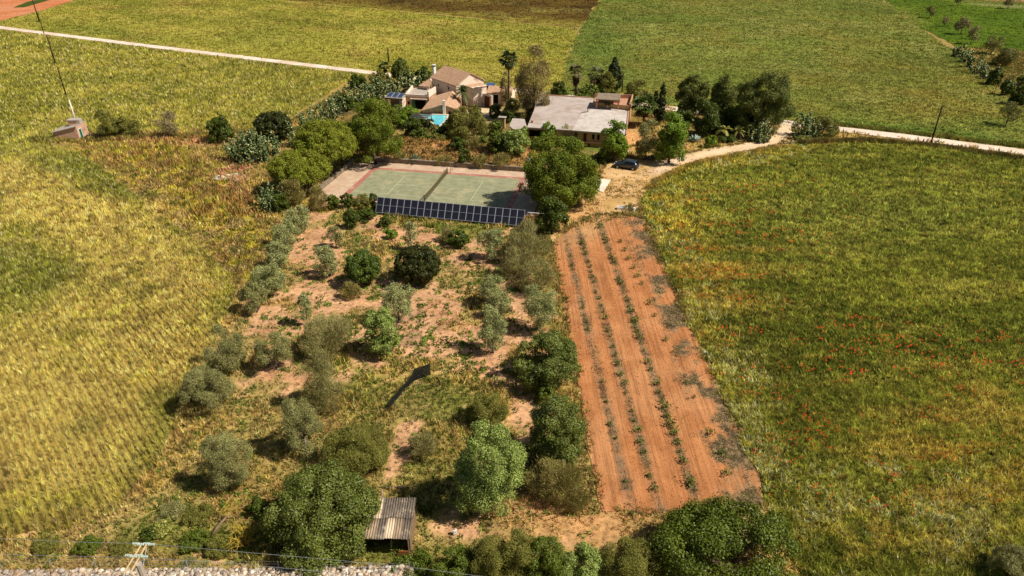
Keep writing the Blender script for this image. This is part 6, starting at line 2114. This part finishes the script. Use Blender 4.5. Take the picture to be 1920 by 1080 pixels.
child('rear_window', M_GLASSD, car, lambda bm: bm.faces.new([bm.verts.new(p) for p in ((-1.90, -.58, 1.03), (-1.90, .58, 1.03), (-1.6, .5, 1.36), (-1.6, -.5, 1.36))]))
for x_ in (-1.3, 1.3):
    for y_ in (-.8, .8):
        wh = child('wheel', M_TYRE, car, lambda bm: tube(bm, [(x_, y_ - .11, .31), (x_, y_ + .11, .31)], .31, 16), True)
        sg = 1 if y_ > 0 else -1
        child('rim', M_STEEL, wh, lambda bm: tube(bm, [(x_, y_ + sg * .10, .31), (x_, y_ + sg * .125, .31)], .2, 10))
for y_ in (-.5, .5):
    child('headlight', M_LAMP, car, lambda bm: box(bm, 1.86, 2.0, y_ - .17, y_ + .17, .6, .74), bevel=.03)
    child('taillight', M_RED, car, lambda bm: box(bm, -1.99, -1.86, y_ * 1.3 - .1, y_ * 1.3 + .1, .78, 1.0), bevel=.03)
for y_ in (-.95, .95):
    child('mirror', M_CAR, car, lambda bm: box(bm, .62, .78, y_ - .1, y_ + .1, .95, 1.08), bevel=.03)

# white concrete pad, trough, bottle crate etc
q_ = [G(1112, 355), G(1130.5, 361.7), G(1145, 338.4), G(1120, 336.5)]
pd_ = thing('concrete_pad', 'bright white concrete slab on the ground right of the biggest pine', 'concrete slab', (q_[0].x, q_[0].y, 0))
child('top', M_CONCL, pd_, lambda bm: slab(bm, [p - pd_.location + Vector((0, 0, .14)) for p in q_], .3))
for i, p in enumerate((Vector((-.5, -.2, 0)), Vector((-1.1, .7, 0)), Vector((.3, -.9, 0)))):
    cbox('edge_stone', M_CONC, pd_, -.3, .3, -.2, .2, 0, .35, .08, Matrix.Translation(p) @ Matrix.Rotation(i * .9, 4, 'Z'))
tr_ = thing('water_trough', 'white low trough at the top end of the vineyard', 'trough', G(1157, 394), R_(-6))
child('tub', M_WHITE, tr_, lambda bm: [box(bm, 0, 1.5, 0, .08, 0, .42), box(bm, 0, 1.5, .62, .7, 0, .42), box(bm, 0, .08, .083, .617, 0, .42), box(bm, 1.42, 1.5, .083, .617, 0, .42), box(bm, .083, 1.417, .083, .617, .05, .12)])
child('leg', M_CONC, tr_, lambda bm: [box(bm, .1, .3, .1, .6, -.1, 0), box(bm, 1.2, 1.4, .1, .6, -.1, 0)])
bk_ = thing('bucket', 'white bucket lying beside the trough bush at the top of the vineyard', 'bucket', G(1187, 396), .5)
child('body', M_WHITE, bk_, lambda bm: tube(bm, [(0, 0, 0), (.1, 0, .5)], [.22, .3], 12))
child('rim', M_WHITE, bk_, lambda bm: tube(bm, [(.1, 0, .5), (.104, 0, .52)], .32, 12))
shrub('dry_bush', 'dry bush', 'yellow_scrub', (1171, 383, 1190, 396), 'dry bush between trough and bucket at the top of the vineyard')
bb_ = thing('bucket', 'blue bucket on the ground below the broad prickly pear', 'bucket', G(477, 303), 0)
child('body', M_BLUE, bb_, lambda bm: tube(bm, [(0, 0, 0), (0, 0, .55)], [.25, .33], 12))
child('rim', M_BLUE, bb_, lambda bm: tube(bm, [(0, 0, .55), (0, 0, .58)], .36, 12))
wc = thing('canister', 'small white canister standing on the dry grass right of the corrugated shed', 'canister', G(853, 1001), .3)
child('body', M_WHITE, wc, lambda bm: box(bm, -.13, .13, -.09, .09, 0, .42), bevel=.03)
child('cap', M_TERRA, wc, lambda bm: tube(bm, [(0, 0, .42), (0, 0, .5)], .05, 8))

# stone heap left of the court
def rocks(name, n, ctr_px, rx, ry, smin, smax, label, cat, cols, seed):
    rng = np.random.default_rng(seed)
    c = G(*ctr_px)
    V, F, C = [], [], []
    bm = bmesh.new(); bmesh.ops.create_icosphere(bm, subdivisions=1, radius=1)
    base = np.array([v.co[:] for v in bm.verts]); fc = np.array([[v.index for v in f.verts] for f in bm.faces]); bm.free()
    off = 0
    for i in range(n):
        s = rng.uniform(smin, smax)
        v = base * rng.uniform(.7, 1.25, base.shape) * np.array([s, s * rng.uniform(.6, 1), s * rng.uniform(.5, .8)])
        a = rng.uniform(0, 6.28); r = np.sqrt(rng.uniform(0, 1))
        v = v + np.array([np.cos(a) * r * rx, np.sin(a) * r * ry, s * .25])
        V.append(v); F.append(fc + off); off += len(v)
        C.append(np.tile(K(*cols[rng.integers(len(cols))]) * rng.uniform(.8, 1.1), (len(v), 1)))
    o = link(name, np_mesh(name, np.concatenate(V), np.concatenate(F), np.concatenate(C)), M_STONE)
    o.location = c
    return tag(o, label, cat)
M_STONE = mat_ground('field_stone', 5, .75, 1.15, .8, None, 0, .03, .7)
rocks('stone_heap', 60, (436, 334), 3.2, 1.6, .2, .5, 'heap of pale field stones left of the umbrella pines', 'stone heap', ((206, 176, 146), (196, 190, 182), (190, 150, 116)), 5)
rocks('stone_heap', 30, (1498, 268), 3.0, .9, .15, .35, 'low line of grey stones on the verge below the corner cactus', 'stone heap', ((170, 150, 130), (140, 122, 106)), 6)
rocks('stone_heap', 40, (1235, 297), 3.5, .7, .15, .4, 'row of dark garden edge stones under the round headed tree', 'stone heap', ((120, 106, 92), (160, 146, 130)), 7)

# black shade net
npx = ((807, 702), (778, 713), (762, 727), (745, 747), (729, 767))
NPt = [G(*p) for p in npx]
sn = thing('shade_net', 'black shade netting on stakes, bent in an L in the middle of the orchard', 'netting', NPt[0])
def netsheet(bm):
    r = random.Random(12)
    pts = []
    for a, b in zip(NPt[:-1], NPt[1:]):
        k = max(2, int((b - a).length / .5))
        pts += [a.lerp(b, i / k) for i in range(k)]
    pts.append(NPt[-1])
    cols = []
    for i, p in enumerate(pts):
        q = p - NPt[0]
        off = Vector((r.uniform(-.04, .04), r.uniform(-.04, .04), 0))
        ht = (1.25 if i < 4 else .6) + r.uniform(-.05, .05)
        cols.append([bm.verts.new(q + off * t + Vector((0, 0, ht * t))) for t in (0, .33, .66, 1)])
    for a, b in zip(cols[:-1], cols[1:]):
        for k in range(3): bm.faces.new((a[k], b[k], b[k + 1], a[k + 1]))
no = child('netting', M_NET, sn, netsheet)
sm = no.modifiers.new('thickness', 'SOLIDIFY'); sm.thickness = .03
for p in NPt:
    q = p - NPt[0]
    child('stake', M_WOODP, sn, lambda bm: tube(bm, [q + Vector((0, 0, -.1)), q + Vector((0, 0, 1.4))], .03, 6))

# ------------------------------------------------ corrugated shed
S0 = Vector((-10.05, 30.95, 0))
shd = thing('corrugated_shed', 'open fronted shed with a patchy grey and cream corrugated roof beside the biggest green tree', 'shed', S0, 0)
SW, SD, Z0, Z1 = 3.3, 3.25, 1.75, 2.05
M_CORL = mat_noise('cream_corrugated_sheet', K(232, 208, 176), K(200, 174, 144), 3, .9, .1, .3, .01, stretch=(4, .5, 1))
M_CORD = mat_noise('grey_corrugated_sheet', K(134, 120, 104), K(88, 78, 70), 3.5, .95, .1, .3, .01, stretch=(4, .5, 1), c3=K(176, 158, 134), scale2=1.4)
M_CORB = mat_noise('brownish_corrugated_sheet', K(184, 160, 130), K(132, 112, 92), 3.5, .95, .1, .3, .01, stretch=(4, .5, 1))
def corr(x0, x1, y0, y1, z0, z1):
    def f(bm):
        n = int((x1 - x0) / .023)
        rows = []
        for y, z in ((y0, z0), (y1, z1)):
            rows.append([bm.verts.new((x0 + (x1 - x0) * i / n, y, z + .034 * math.sin((x0 + (x1 - x0) * i / n) * 2 * math.pi / .17))) for i in range(n + 1)])
        for i in range(n): bm.faces.new((rows[0][i], rows[0][i + 1], rows[1][i + 1], rows[1][i]))
    return f
zm = (Z0 + Z1) / 2
for j, (sh_, mats) in enumerate(((0.03, (M_CORB, M_CORB, M_CORD, M_CORL, M_CORB, M_CORD)), (.14, (M_CORB, M_CORL, M_CORD, M_CORD, M_CORD, M_CORD)))):
    for i in range(6):
        x0 = i * .55 + sh_ - .05
        o = child('roof_sheet', mats[i], shd, corr(x0, x0 + .57, (0, SD * .48)[j] - .03 * ((i * 7) % 3), (SD * .5, SD)[j], (Z0, zm + .03)[j] + .004 * (i % 2), (zm, Z1)[j] + .004 * (i % 2)), True)
        m_ = o.modifiers.new('thickness', 'SOLIDIFY'); m_.thickness = .012
child('back_wall', M_WOODP, shd, lambda bm: box(bm, .1, SW - .1, SD - .1, SD - .02, -.1, Z1 - .1))
child('side_wall', M_TRUNKW, shd, lambda bm: [box(bm, SW - .08, SW - .02, .3 + i * .3, .585 + i * .3, -.1, Z0 - .06 + .27 * (i / 9.5)) for i in range(9)])
child('side_wall', M_WOODP, shd, lambda bm: box(bm, .02, .08, .3, SD - .12, -.1, Z0 - .06))
for x_ in (.08, SW - .12):
    child('post', M_TRUNKW, shd, lambda bm: tube(bm, [(x_, .12, -.1), (x_, .12, Z0 - .05)], .045, 7))
child('ridge_beam', M_TRUNKW, shd, lambda bm: box(bm, .0, SW, .08, .18, Z0 - .12, Z0 - .045))
child('front_panel', mat_noise('rusty_board', K(176, 112, 66), K(140, 84, 48), 4, .9, .1, .3, .01), shd, lambda bm: box(bm, SW - .8, SW - .16, .02, .07, 0, .5))
pth = G(733, 914)
kb = thing('garden_kerb', 'pale narrow kerb bent at a right angle in the grass behind the corrugated shed', 'kerb', G(715, 938))
k1, k2, k3 = G(715, 938) * 0, G(717, 913) - G(715, 938), G(768, 914) - G(715, 938)
child('strip', M_CONC, kb, lambda bm: [tube(bm, [k1, k2], .06, 4), tube(bm, [k2, k3], .06, 4)])

# ------------------------------------------------ stone wall, fence, power pole at the bottom
rng = np.random.default_rng(21)
bm = bmesh.new(); bmesh.ops.create_icosphere(bm, subdivisions=1, radius=1)
base = np.array([v.co[:] for v in bm.verts]); fc = np.array([[v.index for v in f.verts] for f in bm.faces]); bm.free()
V, F, C = [], [], []
off = 0
cols = ((226, 206, 180), (206, 184, 158), (236, 222, 204), (196, 166, 136), (180, 164, 148))
for k in range(6500):
    x_ = rng.uniform(-37, -6.2)
    yb = 28.65 + .012 * (x_ + 20)
    face = k % 3 == 0
    y_ = yb + (rng.uniform(-.62, .5) if not face else rng.uniform(-.66, -.4))
    z_ = 1.0 + rng.uniform(-.08, .06) if not face else rng.uniform(0, 1.0)
    if k % 7 == 0: y_ = yb + .5; z_ = rng.uniform(0, 1.0)
    if y_ > yb + .38: z_ += .06
    s = rng.uniform(.05, .12) if rng.uniform() < .7 else rng.uniform(.13, .23)
    v = base * rng.uniform(.72, 1.25, base.shape) * np.array([s * rng.uniform(.8, 1.3), s, s * .75])
    V.append(v + np.array([x_, y_, z_])); F.append(fc + off); off += len(v)
    C.append(np.tile(K(*cols[rng.integers(5)]) * rng.uniform(.5, 1.05), (len(v), 1)))
sw = thing('dry_stone_wall', 'white dry stone wall along the bottom left', 'wall', (0, 0, 0))
link('stones', np_mesh('stones', np.concatenate(V), np.concatenate(F), np.concatenate(C)), M_STONE, sw)
child('core', mat_noise('dark_wall_core', K(120, 100, 80), K(86, 70, 56), 4, .95, .1, .4, .02), sw, lambda bm: prism(bm, [(-37, 27.95), (-6.2, 28.3), (-6.2, 29.1), (-37, 28.75)], -.1, .92))  # core coloured darker than the stones, making the gaps dark
fe = thing('wire_fence', 'wire fence of slim steel posts on top of the white stone wall', 'fence', (0, 0, 0))
fpts = []
for x_ in (1, 98, 180, 268, 352, 436, 523, 611, 692, 768):
    b = G(x_, 1062 + x_ * .012, 1.0); fpts.append(b)
    child('post', M_STEEL, fe, lambda bm: tube(bm, [b - Vector((0, 0, .25)), b + Vector((.03, .05, .75))], .028, 6))
child('wire', M_STEEL, fe, lambda bm: [tube(bm, [p + Vector((.02, .03, z_)) for p in fpts], .005, 4) for z_ in (.25, .5, .72)])

# power pole: seen from above, its head just inside the lower frame edge
ptop = G(262, 1062, 9.0)
pp = thing('power_pole', 'grey power pole with two wooden cross beams and glass insulators at the bottom left', 'power pole', (ptop.x, ptop.y, 0))
child('shaft', M_CONC, pp, lambda bm: tube(bm, [(0, 0, -.2), (0, 0, 9.2)], [.24, .15], 8))
e0, e1 = G(231, 1076, 9.3), G(266, 1019, 9.3)
f0_, f1_ = G(243, 1076, 9.3), G(275, 1020, 9.3)
M_XB = mat_noise('cross_beam_wood', K(206, 178, 132), K(178, 148, 106), 6, .9, .1, .3, .01)
L0 = pp.location
child('cross_beam', M_XB, pp, lambda bm: tube(bm, [e0 - L0, e1 - L0], .055, 4))
child('cross_beam', M_XB, pp, lambda bm: tube(bm, [f0_ - L0, f1_ - L0], .055, 4))
child('brace', M_STEEL, pp, lambda bm: [tube(bm, [f1_ - L0 - Vector((0, 0, .1)), (0, 0, 8.6)], .02, 5), tube(bm, [e0.lerp(e1, .4) - L0, f0_.lerp(f1_, .4) - L0], .02, 5)])
M_INS = mat_plain('insulator_glass', K(200, 216, 204), .15, .6)
for q in (e1.lerp(e0, .02), e1.lerp(e0, .42), f1_.lerp(f0_, .03), f1_.lerp(f0_, .45)):
    for sx in (-1, 1):
        child('insulator', M_INS, pp, lambda bm: [tube(bm, [q - L0 + Vector((sx * (.12 + .09 * i), 0, .04)), q - L0 + Vector((sx * (.16 + .09 * i), 0, .04))], .06, 8) for i in range(4)])
def wire(pts, label):
    o = thing('power_line', label, 'wire', pts[0])
    child('cable', M_STEEL, o, lambda bm: tube(bm, [p - pts[0] for p in pts], .009, 5))
wire([G(-60, 1006, 9.3), G(0, 1010, 9.2), G(130, 1016, 9.25), G(265, 1019, 9.34), G(420, 1032, 9.2), G(640, 1051, 9.0), G(780, 1065, 8.9), G(930, 1084, 8.8), G(990, 1096, 8.7)], 'upper cable from the power pole, crossing to the bottom hedge')
wire([G(-60, 1038, 9.3), G(100, 1042, 9.2), G(250, 1045, 9.34), G(420, 1055, 9.2), G(640, 1075, 9.0), G(760, 1090, 8.9)], 'lower cable from the power pole, close above the stone wall')

# fallen trunk and the yellow lichened dead tree
ft = thing('fallen_trunk', 'bare leaning dead trunk left of the yellow dead tree', 'dead trunk', G(396, 1004))
child('trunk', M_TRUNKW, ft, lambda bm: tube(bm, [(0, 0, -.05), (.45, .5, .45), (.9, 1.0, .8), (1.2, 1.5, 1.1)], [.13, .11, .09, .05], 8), True)
rt = random.Random(31)
child('branches', M_YELB, ft, lambda bm: [tube(bm, [(.9, 1.0, .8), (.9 + rt.uniform(-.7, .7), 1.0 + rt.uniform(0, .8), 1.0 + rt.uniform(0, .3)), (.9 + rt.uniform(-1.2, 1.2), 1.2 + rt.uniform(0, 1.3), 1.1 + rt.uniform(-.3, .5))], [.035, .025, .012], 5) for _ in range(9)])
dt = thing('dead_tree', 'dead shrub with bright yellow lichen covered branches beside the biggest green tree', 'dead tree', G(462, 1022))
def dtf(bm):
    for i in range(34):
        a = rt.uniform(0, 6.28); r_ = rt.uniform(.5, 1.45)
        p1 = Vector((math.cos(a) * r_ * .45, math.sin(a) * r_ * .45, rt.uniform(.5, 1.1)))
        p2 = Vector((math.cos(a + .2) * r_, math.sin(a + .2) * r_, rt.uniform(.5, 1.6)))
        tube(bm, [(0, 0, .1), p1, p2], [.045, .03, .012], 5)
        for _ in range(3):
            tube(bm, [p1.lerp(p2, .5), p1.lerp(p2, .5) + Vector((rt.uniform(-.4, .4), rt.uniform(-.4, .4), rt.uniform(-.2, .4)))], [.02, .008], 4)
child('branches', M_YELB, dt, dtf)
child('stump', M_TRUNKW, dt, lambda bm: tube(bm, [(0, 0, -.1), (0, 0, .35)], [.16, .1], 8))
